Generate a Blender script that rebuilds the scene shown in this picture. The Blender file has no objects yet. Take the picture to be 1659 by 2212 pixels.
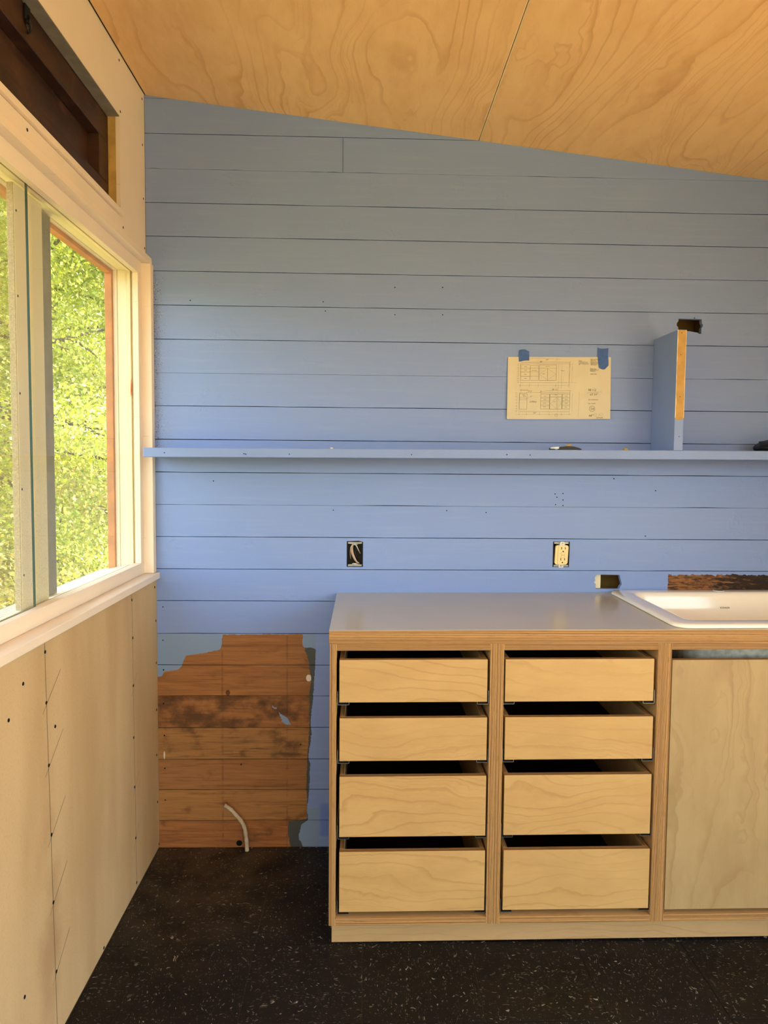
import bpy, bmesh, math, random
import numpy as np
from mathutils import Matrix, Vector
from mathutils.geometry import tessellate_polygon

XW = 2.48                                   # right wall
YB = -4.95                                  # rear of the room

# ------------------------------------------------------------------ camera
scene = bpy.context.scene
COL = scene.collection
PITCH, YAW, ROLL = 0.063388, 0.027982, 0.008735
CAM = Vector((0.71463, -2.62140, 1.36544))
cp, sp, cw, sw = math.cos(PITCH), math.sin(PITCH), math.cos(YAW), math.sin(YAW)
fwd = Vector((sw * cp, cw * cp, -sp)); rgt = Vector((cw, -sw, 0)); upv = rgt.cross(fwd)
r2 = rgt * math.cos(ROLL) + upv * math.sin(ROLL)
u2 = upv * math.cos(ROLL) - rgt * math.sin(ROLL)
cd = bpy.data.cameras.new('camera')
cd.sensor_fit = 'HORIZONTAL'; cd.sensor_width = 36.0; cd.lens = 36.0 * 1630.0 / 1659.0
cd.clip_start = 0.02; cd.clip_end = 300
cam = bpy.data.objects.new('camera', cd); COL.objects.link(cam)
cam.matrix_world = Matrix(((r2.x, u2.x, -fwd.x, CAM.x), (r2.y, u2.y, -fwd.y, CAM.y), (r2.z, u2.z, -fwd.z, CAM.z), (0, 0, 0, 1)))
scene.camera = cam

# ------------------------------------------------------------------ sky, sun, lights, exposure
SUN_DIR = Vector((0.35, 0.60, 0.72)).normalized()      # over the roof, onto the trees
world = bpy.data.worlds.new('sky'); scene.world = world; world.use_nodes = True
wn = world.node_tree.nodes; wl = world.node_tree.links
bg = wn['Background']
sky = wn.new('ShaderNodeTexSky'); sky.sky_type = 'NISHITA'; sky.sun_disc = False
sky.sun_elevation = math.asin(SUN_DIR.z); sky.sun_rotation = math.atan2(SUN_DIR.x, SUN_DIR.y)
sky.air_density = 1.0; sky.dust_density = 3.0; sky.ozone_density = 0.6
wb = wn.new('ShaderNodeMix'); wb.data_type = 'RGBA'; wb.blend_type = 'MULTIPLY'; wb.inputs[0].default_value = 1.0
wb.inputs[7].default_value = (1.0, 0.86, 0.68, 1.0)       # the photograph's warm white balance
wl.new(sky.outputs[0], wb.inputs[6]); wl.new(wb.outputs[2], bg.inputs[0]); bg.inputs[1].default_value = 2.6

def lamp(name, kind, energy, color, loc, direction, size=None, size_y=None):
    ld = bpy.data.lights.new(name, kind); ld.energy = energy; ld.color = color
    if kind == 'AREA':
        ld.shape = 'RECTANGLE'; ld.size = size; ld.size_y = size_y
    o = bpy.data.objects.new(name, ld); COL.objects.link(o)
    o.location = loc; o.rotation_euler = Vector(direction).to_track_quat('-Z', 'Y').to_euler()
    return o
s = lamp('sun', 'SUN', 7.5, (1.0, 0.90, 0.70), (4, 8, 9), -SUN_DIR); s.data.angle = 0.01
# daylight comes in through the left window and the glazed side behind the camera, plus a right opening added for light: sampling portals for the sky
for nm, loc, d, sx, sy in (('rear_portal', (1.15, -5.06, 1.21), (0, 1, 0), 2.55, 2.1), ('window_portal', (-0.19, -1.5, 1.5), (1, 0, 0), 2.95, 1.0), ('right_portal', (XW + .12, -3.05, 1.21), (-1, 0, 0), 3.7, 2.1)):
    o = lamp(nm, 'AREA', 1, (1, 1, 1), loc, d, sx, sy); o.data.cycles.is_portal = True

vs = scene.view_settings
vs.view_transform = 'Standard'; vs.look = 'None'; vs.gamma = 1.0; vs.use_curve_mapping = False
vs.exposure = -0.35

# ------------------------------------------------------------------ shader helpers
def lin(r, g, b):
    f = lambda c: (c / 255 / 12.92) if c / 255 <= 0.04045 else ((c / 255 + 0.055) / 1.055) ** 2.4
    return (f(r), f(g), f(b), 1.0)

class Sock:
    """a shader socket with arithmetic"""
    def __init__(self, M, s): self.M = M; self.s = s
    def _op(self, op, b=None, c=None, swap=False):
        a = self
        if swap: a, b = b, a
        return self.M.math(op, a, b, c)
    def __add__(self, b): return self._op('ADD', b)
    __radd__ = __add__
    def __sub__(self, b): return self._op('SUBTRACT', b)
    def __rsub__(self, b): return self._op('SUBTRACT', b, swap=True)
    def __mul__(self, b): return self._op('MULTIPLY', b)
    __rmul__ = __mul__
    def __truediv__(self, b): return self._op('DIVIDE', b)
    def fract(self): return self._op('FRACT')
    def floor(self): return self._op('FLOOR')
    def abs(self): return self._op('ABSOLUTE')
    def gt(self, b): return self._op('GREATER_THAN', b)
    def lt(self, b): return self._op('LESS_THAN', b)
    def pow(self, b): return self._op('POWER', b)
    def max(self, b): return self._op('MAXIMUM', b)
    def min(self, b): return self._op('MINIMUM', b)
    def sat(self): return self.M.math('MINIMUM', self.M.math('MAXIMUM', self, 0.0), 1.0)
    def ramp(self, a, b): return self.M.smooth(self, a, b)

class Mat:
    def __init__(self, name):
        self.m = bpy.data.materials.new(name); self.m.use_nodes = True
        self.nt = self.m.node_tree; self.nt.nodes.clear()
        self.out = self.nt.nodes.new('ShaderNodeOutputMaterial')
    def node(self, t): return self.nt.nodes.new(t)
    def put(self, inp, v):
        if isinstance(v, Sock): self.nt.links.new(v.s, inp)
        elif v is not None:
            if hasattr(inp.default_value, '__len__') and not hasattr(v, '__len__'): v = [v] * len(inp.default_value)
            if hasattr(v, '__len__') and len(v) != len(inp.default_value): v = list(v)[:len(inp.default_value)]
            inp.default_value = v
    def math(self, op, a, b=None, c=None):
        n = self.node('ShaderNodeMath'); n.operation = op
        self.put(n.inputs[0], a); self.put(n.inputs[1], b)
        if c is not None: self.put(n.inputs[2], c)
        return Sock(self, n.outputs[0])
    def smooth(self, v, a, b):
        n = self.node('ShaderNodeMapRange'); n.interpolation_type = 'SMOOTHSTEP'
        self.put(n.inputs[0], v); n.inputs[1].default_value = a; n.inputs[2].default_value = b
        return Sock(self, n.outputs[0])
    def pos(self): return Sock(self, self.node('ShaderNodeNewGeometry').outputs['Position'])
    def obj(self): return Sock(self, self.node('ShaderNodeTexCoord').outputs['Object'])
    def rnd(self): return Sock(self, self.node('ShaderNodeObjectInfo').outputs['Random'])
    def xyz(self, v):
        n = self.node('ShaderNodeSeparateXYZ'); self.put(n.inputs[0], v)
        return [Sock(self, o) for o in n.outputs]
    def vec(self, x, y, z):
        n = self.node('ShaderNodeCombineXYZ')
        for i, v in zip(n.inputs, (x, y, z)): self.put(i, v)
        return Sock(self, n.outputs[0])
    def noise(self, v, scale=1.0, detail=2.0, rough=0.5, dist=0.0, color=False):
        n = self.node('ShaderNodeTexNoise'); self.put(n.inputs['Vector'], v)
        self.put(n.inputs['Scale'], scale); n.inputs['Detail'].default_value = detail
        n.inputs['Roughness'].default_value = rough; n.inputs['Distortion'].default_value = dist
        return Sock(self, n.outputs[1 if color else 0])
    def voronoi(self, v, scale=1.0, feature='F1'):
        n = self.node('ShaderNodeTexVoronoi'); n.feature = feature; self.put(n.inputs['Vector'], v); n.inputs['Scale'].default_value = scale
        return Sock(self, n.outputs['Distance']), Sock(self, n.outputs['Color'])
    def white(self, w):
        n = self.node('ShaderNodeTexWhiteNoise'); n.noise_dimensions = '1D'; self.put(n.inputs['W'], w)
        return Sock(self, n.outputs['Value'])
    def mix(self, f, a, b, blend='MIX'):
        n = self.node('ShaderNodeMix'); n.data_type = 'RGBA'; n.blend_type = blend
        self.put(n.inputs[0], f); self.put(n.inputs[6], a); self.put(n.inputs[7], b)
        return Sock(self, n.outputs[2])
    def curve(self, v, pts):
        n = self.node('ShaderNodeFloatCurve'); c = n.mapping.curves[0]
        n.mapping.use_clip = False
        c.points[0].location = pts[0]; c.points[1].location = pts[-1]
        for p in pts[1:-1]: c.points.new(*p)
        for p in c.points: p.handle_type = 'VECTOR'
        n.mapping.update(); self.put(n.inputs['Value'], v)
        return Sock(self, n.outputs[0])
    def bump(self, h, strength=0.2, dist=0.002):
        n = self.node('ShaderNodeBump'); self.put(n.inputs['Height'], h)
        n.inputs['Strength'].default_value = strength; n.inputs['Distance'].default_value = dist
        return Sock(self, n.outputs[0])
    def bsdf(self, color, rough=0.6, spec=0.4, metal=0.0, normal=None, coat=0.0, alpha=None):
        n = self.node('ShaderNodeBsdfPrincipled')
        self.put(n.inputs['Base Color'], color); self.put(n.inputs['Roughness'], rough)
        n.inputs['Specular IOR Level'].default_value = spec; n.inputs['Metallic'].default_value = metal
        n.inputs['Coat Weight'].default_value = coat; n.inputs['Coat Roughness'].default_value = 0.08
        if normal is not None: self.put(n.inputs['Normal'], normal)
        self.nt.links.new(n.outputs[0], self.out.inputs[0])
        return self.m

MATS = {}
def simple(name, rgb, rough=0.6, spec=0.4, metal=0.0, var=0.06, scale=25.0, bump=0.0, coat=0.0):
    M = Mat(name); p = M.pos()
    n = M.noise(p, scale, 3)
    c = lin(*rgb); d = tuple(x * (1 - var * 2) for x in c[:3]) + (1,)
    col = M.mix(n.ramp(0.3, 0.7), c, d)
    nb = M.bump(M.noise(p, scale * 12, 2), bump, 0.001) if bump else None
    MATS[name] = M.bsdf(col, rough, spec, metal, nb, coat)
    return MATS[name]

# cream paint of the window joinery
def cream(name, rgb, rough=0.55):
    M = Mat(name); p = M.pos(); x, y, z = M.xyz(p)
    big = M.noise(p, 3.0, 3); fine = M.noise(p, 60, 3)
    c = M.mix(big.ramp(0.35, 0.7) * 0.5, lin(*rgb), tuple(v * 0.88 for v in lin(*rgb)[:3]) + (1,))
    sc = M.noise(M.vec(x * 4, y * 60, z * 60), 3, 2).gt(0.73)
    c = M.mix(sc * 0.25, c, lin(150, 110, 60))
    MATS[name] = M.bsdf(c, rough, 0.35, 0, M.bump(fine, 0.12, 0.001))
cream('trim_cream', (244, 228, 206))
cream('panel_cream', (240, 226, 206), 0.7)
cream('jamb_cream', (242, 230, 196))

def fibre():
    M = Mat('fibreboard'); p = M.pos(); x, y, z = M.xyz(p)
    big = M.noise(M.vec(x, y * 2.5, z * 0.6), 2.0, 4)
    fine = M.noise(p, 160, 3, 0.7)
    vert = M.noise(M.vec(x, y * 7, z * 0.6), 1.5, 3)
    c = M.mix(big.ramp(0.3, 0.75), lin(206, 178, 134), lin(188, 158, 114))
    c = M.mix(vert.ramp(0.45, 0.75) * 0.12, c, lin(172, 142, 100))
    c = M.mix(fine.ramp(0.5, 0.75) * 0.35, c, lin(164, 134, 92))
    # scuffed brown stain low on the board
    sy = (y + 0.93).abs() / 0.09; sz = (z - 0.30).abs() / 0.30
    st = (1.0 - (sy * sy + sz * sz)).sat() * M.noise(p, 7, 3).ramp(0.3, 0.7)
    c = M.mix(st * 0.45, c, lin(140, 92, 52))
    MATS['fibreboard'] = M.bsdf(c, 0.9, 0.15, 0, M.bump(fine, 0.35, 0.0012))
fibre()

# birch plywood face: g = index of the axis the grain runs along, h = the axis across
def birch(name, base, dark, g, h, ga=1.3, gb=5.5, rings=6, amount=0.5, rough=0.42, run=20.0, mott=0.5):
    """rotary-cut veneer: wavy growth lines that mostly follow the grain, fading in and out"""
    M = Mat(name); p = M.pos(); a = M.xyz(p)
    r = M.rnd() * 40.0
    n = M.noise(M.vec(a[g] * ga + r, a[h] * gb + r * 0.37, r * 1.7), 1.0, 1.2, 0.4, 0.25)
    n2 = M.noise(M.vec(a[g] * ga * 7 + r, a[h] * gb * 4, 3.0), 1.0, 2)
    u = n * rings + a[h] * run + n2 * 0.5
    f = u.fract(); f2 = (u * 2.7 + n2).fract()
    line = f.ramp(0.72, 0.96) * (1.0 - f.ramp(0.96, 1.0))
    line2 = f2.ramp(0.68, 0.94) * (1.0 - f2.ramp(0.94, 1.0))
    st = M.noise(M.vec(a[g] * 2.0 + r, a[h] * 5, 9.0), 1.0, 1).ramp(0.3, 0.7)
    st2 = M.noise(M.vec(a[g] * 1.6 + r, a[h] * 7, 19.0), 1.0, 1).ramp(0.45, 0.7)
    mot = M.noise(M.vec(a[g] * 4 + r, a[h] * 12, 1.0), 1.4, 4, 0.6)
    pore = M.noise(M.vec(a[g] * 30, a[h] * 420 + r, 2.0), 1.0, 2)
    c = M.mix(mot.ramp(0.3, 0.75) * mott, lin(*base), M.mix(0.38, lin(*base), lin(*dark)))
    c = M.mix(line * (st * 0.8 + 0.2) * amount, c, lin(*dark))
    c = M.mix(line2 * st2 * amount * 0.7, c, lin(*dark))
    c = M.mix(pore.ramp(0.55, 0.8) * 0.16, c, lin(*dark))
    kd, kc = M.voronoi(M.vec(a[g] * 2.2 + r, a[h] * 3.0, 0.0), 1.0)
    c = M.mix((1.0 - kd / 0.02).sat() * M.xyz(kc)[0].gt(0.80) * 0.8, c, lin(96, 60, 26))
    MATS[name] = M.bsdf(c, rough, 0.32, 0, M.bump(pore, 0.05, 0.0006))
birch('birch_ceiling', (248, 206, 144), (198, 136, 66), 1, 0, 1.3, 4.2, 8, 0.42, 0.45, 13.0, 0.6)
birch('birch_drawer', (196, 160, 102), (150, 106, 54), 0, 2, 3.4, 7.0, 5, 0.34, 0.42, 30.0, 0.6)
birch('birch_door', (170, 146, 102), (132, 98, 56), 2, 0, 2.2, 4.5, 5, 0.40, 0.42, 9.0, 0.7)
birch('birch_side', (204, 166, 112), (150, 108, 62), 2, 1, 1.5, 4.0, 5, 0.3, 0.42, 12.0)
birch('birch_flat', (210, 168, 110), (160, 112, 60), 0, 1, 1.5, 4.0, 5, 0.3, 0.42, 12.0)
birch('birch_plinth', (186, 154, 108), (140, 104, 62), 0, 2, 3.0, 6.0, 5, 0.3, 0.42, 30.0)

# plywood edge: plies stacked along axis t, running along axis l
def ply_edge(name, t, l, pitch=0.00145, tint=1.0):
    M = Mat(name); p = M.pos(); a = M.xyz(p)
    wob = M.noise(M.vec(a[l] * 6.0, a[t] * 30, 0.0), 1.0, 2) * 0.0005
    u = (a[t] + wob) / pitch
    w = M.white(u.floor())
    ff = (u.fract() - 0.5).abs() * 2.0
    streak = M.noise(M.vec(a[l] * 22, u.floor() * 3.7, 1.0), 1.0, 3, 0.6)
    alt = (u.floor() * 0.5).fract().gt(0.25)
    c = M.mix(alt, lin(216 * tint, 172 * tint, 108 * tint), lin(126 * tint, 88 * tint, 50 * tint))
    c = M.mix(w * 0.62, c, lin(100, 60, 28))
    c = M.mix(streak.ramp(0.45, 0.8) * 0.4, c, lin(110, 70, 34))
    void = M.noise(M.vec(a[l] * 9, u.floor() * 5.1, 7.0), 1.0, 1).gt(0.79) * alt
    c = M.mix(void * 0.85, c, lin(52, 30, 14))
    c = M.mix(ff.ramp(0.8, 1.0) * 0.35, c, lin(96, 58, 26))
    MATS[name] = M.bsdf(c, 0.55, 0.25)
ply_edge('edge_z', 2, 0)      # horizontal boards seen from the front
ply_edge('edge_x', 0, 2)      # upright boards seen from the front
ply_edge('edge_zy', 2, 1)
ply_edge('edge_x_top', 0, 1)
ply_edge('edge_y', 1, 0)
ply_edge('edge_yz', 1, 2)

# blue-painted planks with a bare patch down in the corner and a second by the sink
ZTOP = [(0.0, .6138), (.0152, .6176), (.0211, .6331), (.0722, .6409), (.0817, .6506), (.0991, .6912), (.1351, .6952), (.1578, .6991), (.2185, .7127), (.2235, .7301), (.2255, .7648), (.5092, .7674), (.6, .7674)]
XR = [(0.0, .4642), (.0542, .4544), (.0941, .4583), (.0985, .5221), (.1496, .5239), (.2132, .5199), (.324, .5235), (.45, .5309), (.5518, .5307), (.6142, .5362), (.6919, .5227), (.7345, .5054), (.7674, .5073), (.80, .5073)]
XG = [(0.0, .5087), (.03, .4932), (.054, .497), (.0819, .5047), (.0978, .5279), (.1337, .5220), (.1575, .5258), (.2132, .5315), (.3043, .5332), (.3319, .5273), (.4107, .5387), (.45, .5347), (.5518, .5441), (.6142, .5477), (.6648, .5514), (.7172, .5531), (.722, .50), (.80, .50)]
def plank_paint():
    M = Mat('plank_paint'); p = M.pos(); x, y, z = M.xyz(p); r = M.rnd()
    jag = M.noise(p, 55, 4, 0.65) - 0.5
    jag2 = M.noise(p, 160, 3, 0.6) - 0.5
    xj = x + jag * 0.012 + jag2 * 0.006; zj = z + jag * 0.012 + jag2 * 0.006
    below = zj.lt(M.curve(xj, ZTOP)); xr = M.curve(zj, XR); xg = M.curve(zj, XG)
    bare = below * xj.lt(xr)
    grey = xj.gt(xr) * xj.lt(xg) * zj.lt(0.72)
    def poly(pts):                                    # convex chip of surviving paint, half-plane tests
        m = None; n = len(pts)
        for i in range(n):
            (x0, z0), (x1, z1) = pts[i], pts[(i + 1) % n]
            t = ((xj - x0) * (z1 - z0) - (zj - z0) * (x1 - x0)).gt(0.0)
            m = t if m is None else m * t
        return m
    chip = poly([(.4216, .4893), (.4542, .4660), (.4640, .4430), (.4500, .4430), (.4331, .4560)])
    chip2 = poly([(.398, .512), (.412, .506), (.415, .499), (.404, .503)])
    bare = bare * (1.0 - chip) * (1.0 - chip2)
    # ---- paint
    brush = M.noise(M.vec(x * 6, 0.0, z * 130), 1.0, 3, 0.6)
    patchy = M.noise(M.vec(x * 1.3, r * 9.0, z * 2.2), 1.6, 3)
    blue = M.mix(patchy.ramp(0.3, 0.7) * 0.35, lin(128, 153, 208), lin(134, 156, 203))
    blue = M.mix(M.noise(M.vec(x * 2, 0.0, z * 40), 2.0, 2).ramp(0.5, 0.75) * 0.15, blue, lin(152, 174, 210))
    old = (xj.lt(0.26) * z.lt(0.7698)).max(chip).max(chip2).max(xj.gt(xr) * xj.lt(0.552) * zj.gt(.69) * zj.lt(0.772)).max(zj.lt(0.14) * xj.lt(0.565))
    blue = M.mix(old * 0.75, blue, lin(128, 153, 178))
    fresh = (1.0 - old) * xj.ramp(0.560, 0.578) * (1.0 - zj.ramp(0.150, 0.166)) * zj.ramp(0.032, 0.042)
    blue = M.mix(fresh * 0.6, blue, lin(92, 124, 206))
    # flecks where paint has come off beside the window casing
    band = 1.0 - (x / 0.075).sat()
    zone = band * z.gt(1.42).min(z.lt(2.0)) * 0.9
    fl = M.noise(p, 210, 3, 0.7)
    fl2 = M.noise(M.vec(x * 150, 7.0, z * 260), 1.0, 3, 0.7)
    blue = M.mix((fl + zone * 0.16).gt(0.725) * zone.gt(0.05), blue, lin(50, 54, 58))
    blue = M.mix((fl2 + zone * 0.12).gt(0.735) * zone.gt(0.05), blue, lin(226, 216, 196))
    dots = M.noise(p, 75, 1).gt(0.83)
    blue = M.mix(dots * 0.5, blue, lin(70, 84, 110))
    # ---- bare fir
    gr = M.noise(M.vec(x * 3.5 + r * 20, 0.0, z * 60), 1.0, 4, 0.6, 0.4)
    gr2 = M.noise(M.vec(x * 7 + r * 9, 1.0, z * 230), 1.0, 3, 0.6)
    blot = M.noise(M.vec(x * 9 + r * 17, 2.0, z * 14), 1.0, 4, 0.6)
    wood = M.mix(gr.ramp(0.3, 0.7), lin(176, 112, 60), lin(136, 82, 40))
    tone = M.white(r * 91.7)
    wood = M.mix(tone * 0.6, wood, lin(150, 108, 64))
    yel = M.curve(z.max(0.0), [(0, .1), (.096, .1), (.098, .75), (.208, .8), (.210, .1), (.319, .1), (.321, .7), (.433, .7), (.435, .2), (.5, .2), (.8, .1)])
    wood = M.mix(yel * (0.4 + 0.6 * M.noise(M.vec(x * 3, 8.0, z * 30), 1.0, 3)), wood, lin(170, 128, 72))
    wood = M.mix(z.gt(.32) * z.lt(.434) * M.noise(M.vec(x * 5, 9.0, z * 170), 1.0, 4, 0.65).ramp(0.5, 0.66) * M.noise(M.vec(x * 6, 2.0, z * 18), 1.0, 2).ramp(0.4, 0.6) * 0.7, wood, lin(58, 36, 18))
    wood = M.mix(gr2.ramp(0.5, 0.75) * 0.6, wood, lin(96, 54, 26))
    wood = M.mix(M.noise(M.vec(x * 2.5 + r * 5, 5.0, z * 26), 1.0, 5, 0.65, 1.2).ramp(0.52, 0.70) * 0.5, wood, lin(104, 60, 28))
    ghost = ((x - .225).abs().lt(0.0035)).max((x - .452).abs().lt(0.003))
    wood = M.mix(ghost * M.noise(p, 30, 3).ramp(0.35, 0.65) * 0.35, wood, lin(80, 48, 24))
    # dark scorch and dirt on the two boards in the middle
    dk = M.curve(z.max(0.0), [(0, .3), (.2, .25), (.21, .12), (.32, .12), (.325, .42), (.43, .5), (.44, .75), (.545, .75), (.55, .05), (.75, .1), (.8, .1)])
    wood = M.mix((blot + dk * 0.32).ramp(0.62, 0.86) * 0.75, wood, lin(62, 38, 20))
    kd, kc = M.voronoi(M.vec(x * 5 + r * 3, 0.0, z * 8.9), 1.0)
    kn = (1.0 - kd / 0.13).sat() * M.xyz(kc)[0].gt(0.45)
    wood = M.mix(kn * 0.8, wood, lin(70, 38, 16))
    kx = (x - .2443) / 0.0075; kz = (z - .5585) / 0.010
    kk = kx * kx + kz * kz
    wood = M.mix(kk.lt(1.0) * (0.55 + 0.45 * (kk * 5.0).fract()), wood, lin(58, 26, 10))
    wx = (x - .5295) / 0.011; wz = (zj - .611) / 0.012
    wood = M.mix((wx * wx + wz * wz).lt(1.0), wood, lin(232, 218, 196))
    vx = (x - .0205) / 0.003; vz = (z - .334) / 0.014
    wood = M.mix((vx * vx + vz * vz).lt(1.0), wood, lin(220, 200, 168))
    # patch by the sink: rough and dark
    inb = xj.gt(1.795) * zj.lt(0.9845 + (M.noise(p, 40, 4, 0.7) - 0.5) * 0.03)
    bark = M.noise(M.vec(x * 22, 3.0, z * 130), 1.0, 5, 0.7, 0.6)
    sw_ = M.mix(bark.ramp(0.40, 0.62), lin(150, 100, 54), lin(84, 54, 30))
    sw_ = M.mix((M.noise(M.vec(x * 24, 4.0, z * 110), 1.0, 5, 0.7) + (x - 1.885).sat() * 0.9).ramp(0.52, 0.64) * 0.92, sw_, lin(26, 20, 16))
    col = M.mix(grey, blue, lin(74, 78, 74))
    col = M.mix(bare, col, wood)
    col = M.mix(inb, col, sw_)
    anyb = bare.max(inb)
    lump = M.noise(p, 8, 2).ramp(0.55, 0.72) * M.noise(M.vec(x * 60, 0.0, z * 60), 1.0, 3).ramp(0.45, 0.7)
    h = brush * 0.5 + lump * 1.6 - anyb * 0.6 + bark * inb * 1.4
    MATS['plank_paint'] = M.bsdf(col, M.math('MULTIPLY_ADD', anyb, 0.18, 0.50), 0.35, 0, M.bump(h, 0.38, 0.0016))
plank_paint()
simple('drawer_shade', (58, 38, 22), 0.8, 0.1, var=0.1)  # shade inside drawers and cabinets, put into the colour of their boards
simple('cavity_dark', (60, 48, 30), 0.95, 0.1, var=0.2)
simple('cavity_wood', (132, 104, 56), 0.9, 0.1, var=0.15, scale=14)
simple('stud_pale', (250, 236, 200), 0.8, 0.2)
simple('blue_paint', (130, 154, 206), 0.5, 0.35, var=0.03, scale=6, bump=0.05)
simple('roof_board', (150, 118, 78), 0.8)
simple('exterior_grey', (146, 140, 124), 0.8, var=0.1)
simple('exterior_cedar', (214, 144, 78), 0.7, var=0.12, scale=18)
simple('sheathing', (120, 96, 66), 0.9)
simple('steel', (178, 176, 168), 0.35, 0.5, 1.0, var=0.1, scale=120)
simple('zinc', (150, 150, 146), 0.45, 0.5, 0.8, var=0.14, scale=60)
simple('shaded_box_steel', (66, 62, 54), 0.6, 0.3, 0.3, var=0.2, scale=60)  # box metal coloured darker to stand in for the shadow inside
simple('black_plastic', (22, 22, 24), 0.4, 0.4, var=0.1)
simple('black_metal', (26, 28, 30), 0.5, 0.5, 0.4, var=0.2)
simple('ivory', (240, 214, 150), 0.32, 0.5, var=0.02)
simple('ivory_groove', (196, 164, 100), 0.5)
simple('slot_dark', (40, 22, 10), 0.7)
simple('hole_dark', (20, 18, 18), 0.9, 0.1)
simple('graphite', (116, 100, 76), 0.8, 0.2, var=0.15, scale=60)
simple('ink', (92, 82, 62), 0.8, 0.1, var=0.1, scale=300)
simple('ink_bold', (52, 46, 36), 0.8, 0.1, var=0.05)
simple('paper', (214, 206, 178), 0.85, 0.2, var=0.03, scale=12)
simple('tape_blue', (68, 104, 172), 0.6, 0.3, var=0.08, scale=90, bump=0.15)
simple('raw_pine', (198, 158, 90), 0.6, 0.25, var=0.08, scale=30)
simple('paint_edge', (240, 226, 196), 0.6)
simple('jamb_raw', (206, 172, 102), 0.7, 0.2, var=0.14, scale=22)
simple('counter_grey', (190, 180, 158), 0.24, 0.5, var=0.02, scale=4)
simple('enamel', (254, 244, 224), 0.10, 0.55, var=0.0, coat=0.6)
simple('iron_under', (196, 196, 186), 0.75, 0.3, var=0.22, scale=40)
simple('cable_sheath', (206, 190, 160), 0.6, 0.3, var=0.12, scale=50)
simple('copper', (190, 96, 50), 0.35, 0.5, 1.0)
simple('wire_white', (222, 206, 184), 0.5)
simple('wire_pink', (200, 160, 140), 0.5)
simple('wire_black', (34, 32, 32), 0.5)
simple('orange_mark', (226, 92, 40), 0.6)
simple('plaster_white', (226, 216, 196), 0.8)
simple('rear_wood', (196, 164, 116), 0.7)
simple('screen_tape', (206, 188, 150), 0.9, 0.1, var=0.12, scale=300, bump=0.4)
simple('bounce_pale', (206, 186, 150), 0.85, 0.2, var=0.08)
simple('bark', (120, 108, 90), 0.9, 0.2, var=0.25, scale=14, bump=0.5)
simple('brush_ground', (168, 160, 92), 0.95, 0.1, var=0.35, scale=3.0)

def darkwood():
    M = Mat('dark_wood'); p = M.pos(); x, y, z = M.xyz(p)
    g = M.noise(M.vec(x * 8, y * 4, z * 26), 1.0, 4, 0.6)
    bl = M.noise(p, 11, 4, 0.65)
    c = M.mix(g.ramp(0.3, 0.7), lin(74, 47, 35), lin(44, 27, 20))
    c = M.mix(bl.ramp(0.50, 0.72) * 0.5, c, lin(104, 70, 48))
    c = M.mix(M.noise(M.vec(x * 30, y * 90, z * 12), 1.0, 2).gt(0.80) * 0.35, c, lin(170, 140, 110))
    MATS['dark_wood'] = M.bsdf(c, 0.5, 0.35, 0, M.bump(g, 0.15, 0.001))
darkwood()

def floor_tile():
    M = Mat('floor_tile'); o = M.obj(); r = M.rnd(); x, y, z = M.xyz(o)
    wpos = M.pos(); X, Y, Z = M.xyz(wpos)
    def fleck(sx, sy, rad, dens, seed):
        w1 = M.noise(o, 26, 2, 0.5) - 0.5; w2 = M.noise(M.vec(x, y, 3.3), 26, 2, 0.5) - 0.5
        v = M.vec((x + w1 * 0.05) * sx + r * 31 + seed, (y + w2 * 0.05) * sy + r * 57, 0.0)
        n = M.node('ShaderNodeTexVoronoi'); n.voronoi_dimensions = '2D'; M.put(n.inputs['Vector'], v); n.inputs['Scale'].default_value = 1.0
        d = Sock(M, n.outputs['Distance']); c = M.xyz(Sock(M, n.outputs['Color']))
        return d.lt(c[1] * rad + rad * 0.3) * c[0].gt(1.0 - dens), c[2]
    f1, b1 = fleck(70, 210, 0.24, 0.28, 0.0)
    f2, b2 = fleck(150, 300, 0.22, 0.20, 11.0)
    f3, b3 = fleck(45, 60, 0.15, 0.07, 23.0)
    base = M.mix(M.noise(wpos, 5, 4, 0.6).ramp(0.3, 0.7), lin(17, 15, 12), lin(25, 21, 17))
    base = M.mix(M.noise(wpos, 120, 2).ramp(0.5, 0.8) * 0.4, base, lin(34, 29, 23))
    # dusty by the wall, scuffed dark smear in the middle
    dust = (1.0 - ((0.0 - Y) / 0.75).sat()) * (1.0 - ((X - 0.32) / 0.28).sat()) * M.noise(wpos, 8, 4).ramp(0.25, 0.7)
    base = M.mix(dust * 0.85, base, lin(84, 74, 56))
    grey = M.white(r * 13.0) * 0.25
    base = M.mix(grey, base, lin(36, 33, 29))
    sx_ = (X - 0.405 - (Y + 0.72) * -0.28).abs() / 0.035
    sm = (1.0 - sx_).sat() * Y.lt(-0.58) * M.noise(wpos, 16, 3).ramp(0.35, 0.6)
    c = M.mix(f1 * (b1 * b1 * 0.55 + 0.06), base, lin(190, 182, 164))
    c = M.mix(f2 * (b2 * b2 * 0.5 + 0.05), c, lin(160, 152, 134))
    c = M.mix(f3 * (b3 * 0.35 + 0.08), c, lin(150, 140, 122))
    c = M.mix(sm * 0.75, c, lin(24, 22, 20))
    rough = M.noise(wpos, 3.5, 4).ramp(0.3, 0.7) * 0.2 + 0.5
    MATS['floor_tile'] = M.bsdf(c, rough, 0.2, 0, M.bump(M.noise(wpos, 60, 3), 0.06, 0.001))
floor_tile()
simple('tile_joint', (104, 96, 82), 0.9)

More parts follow.
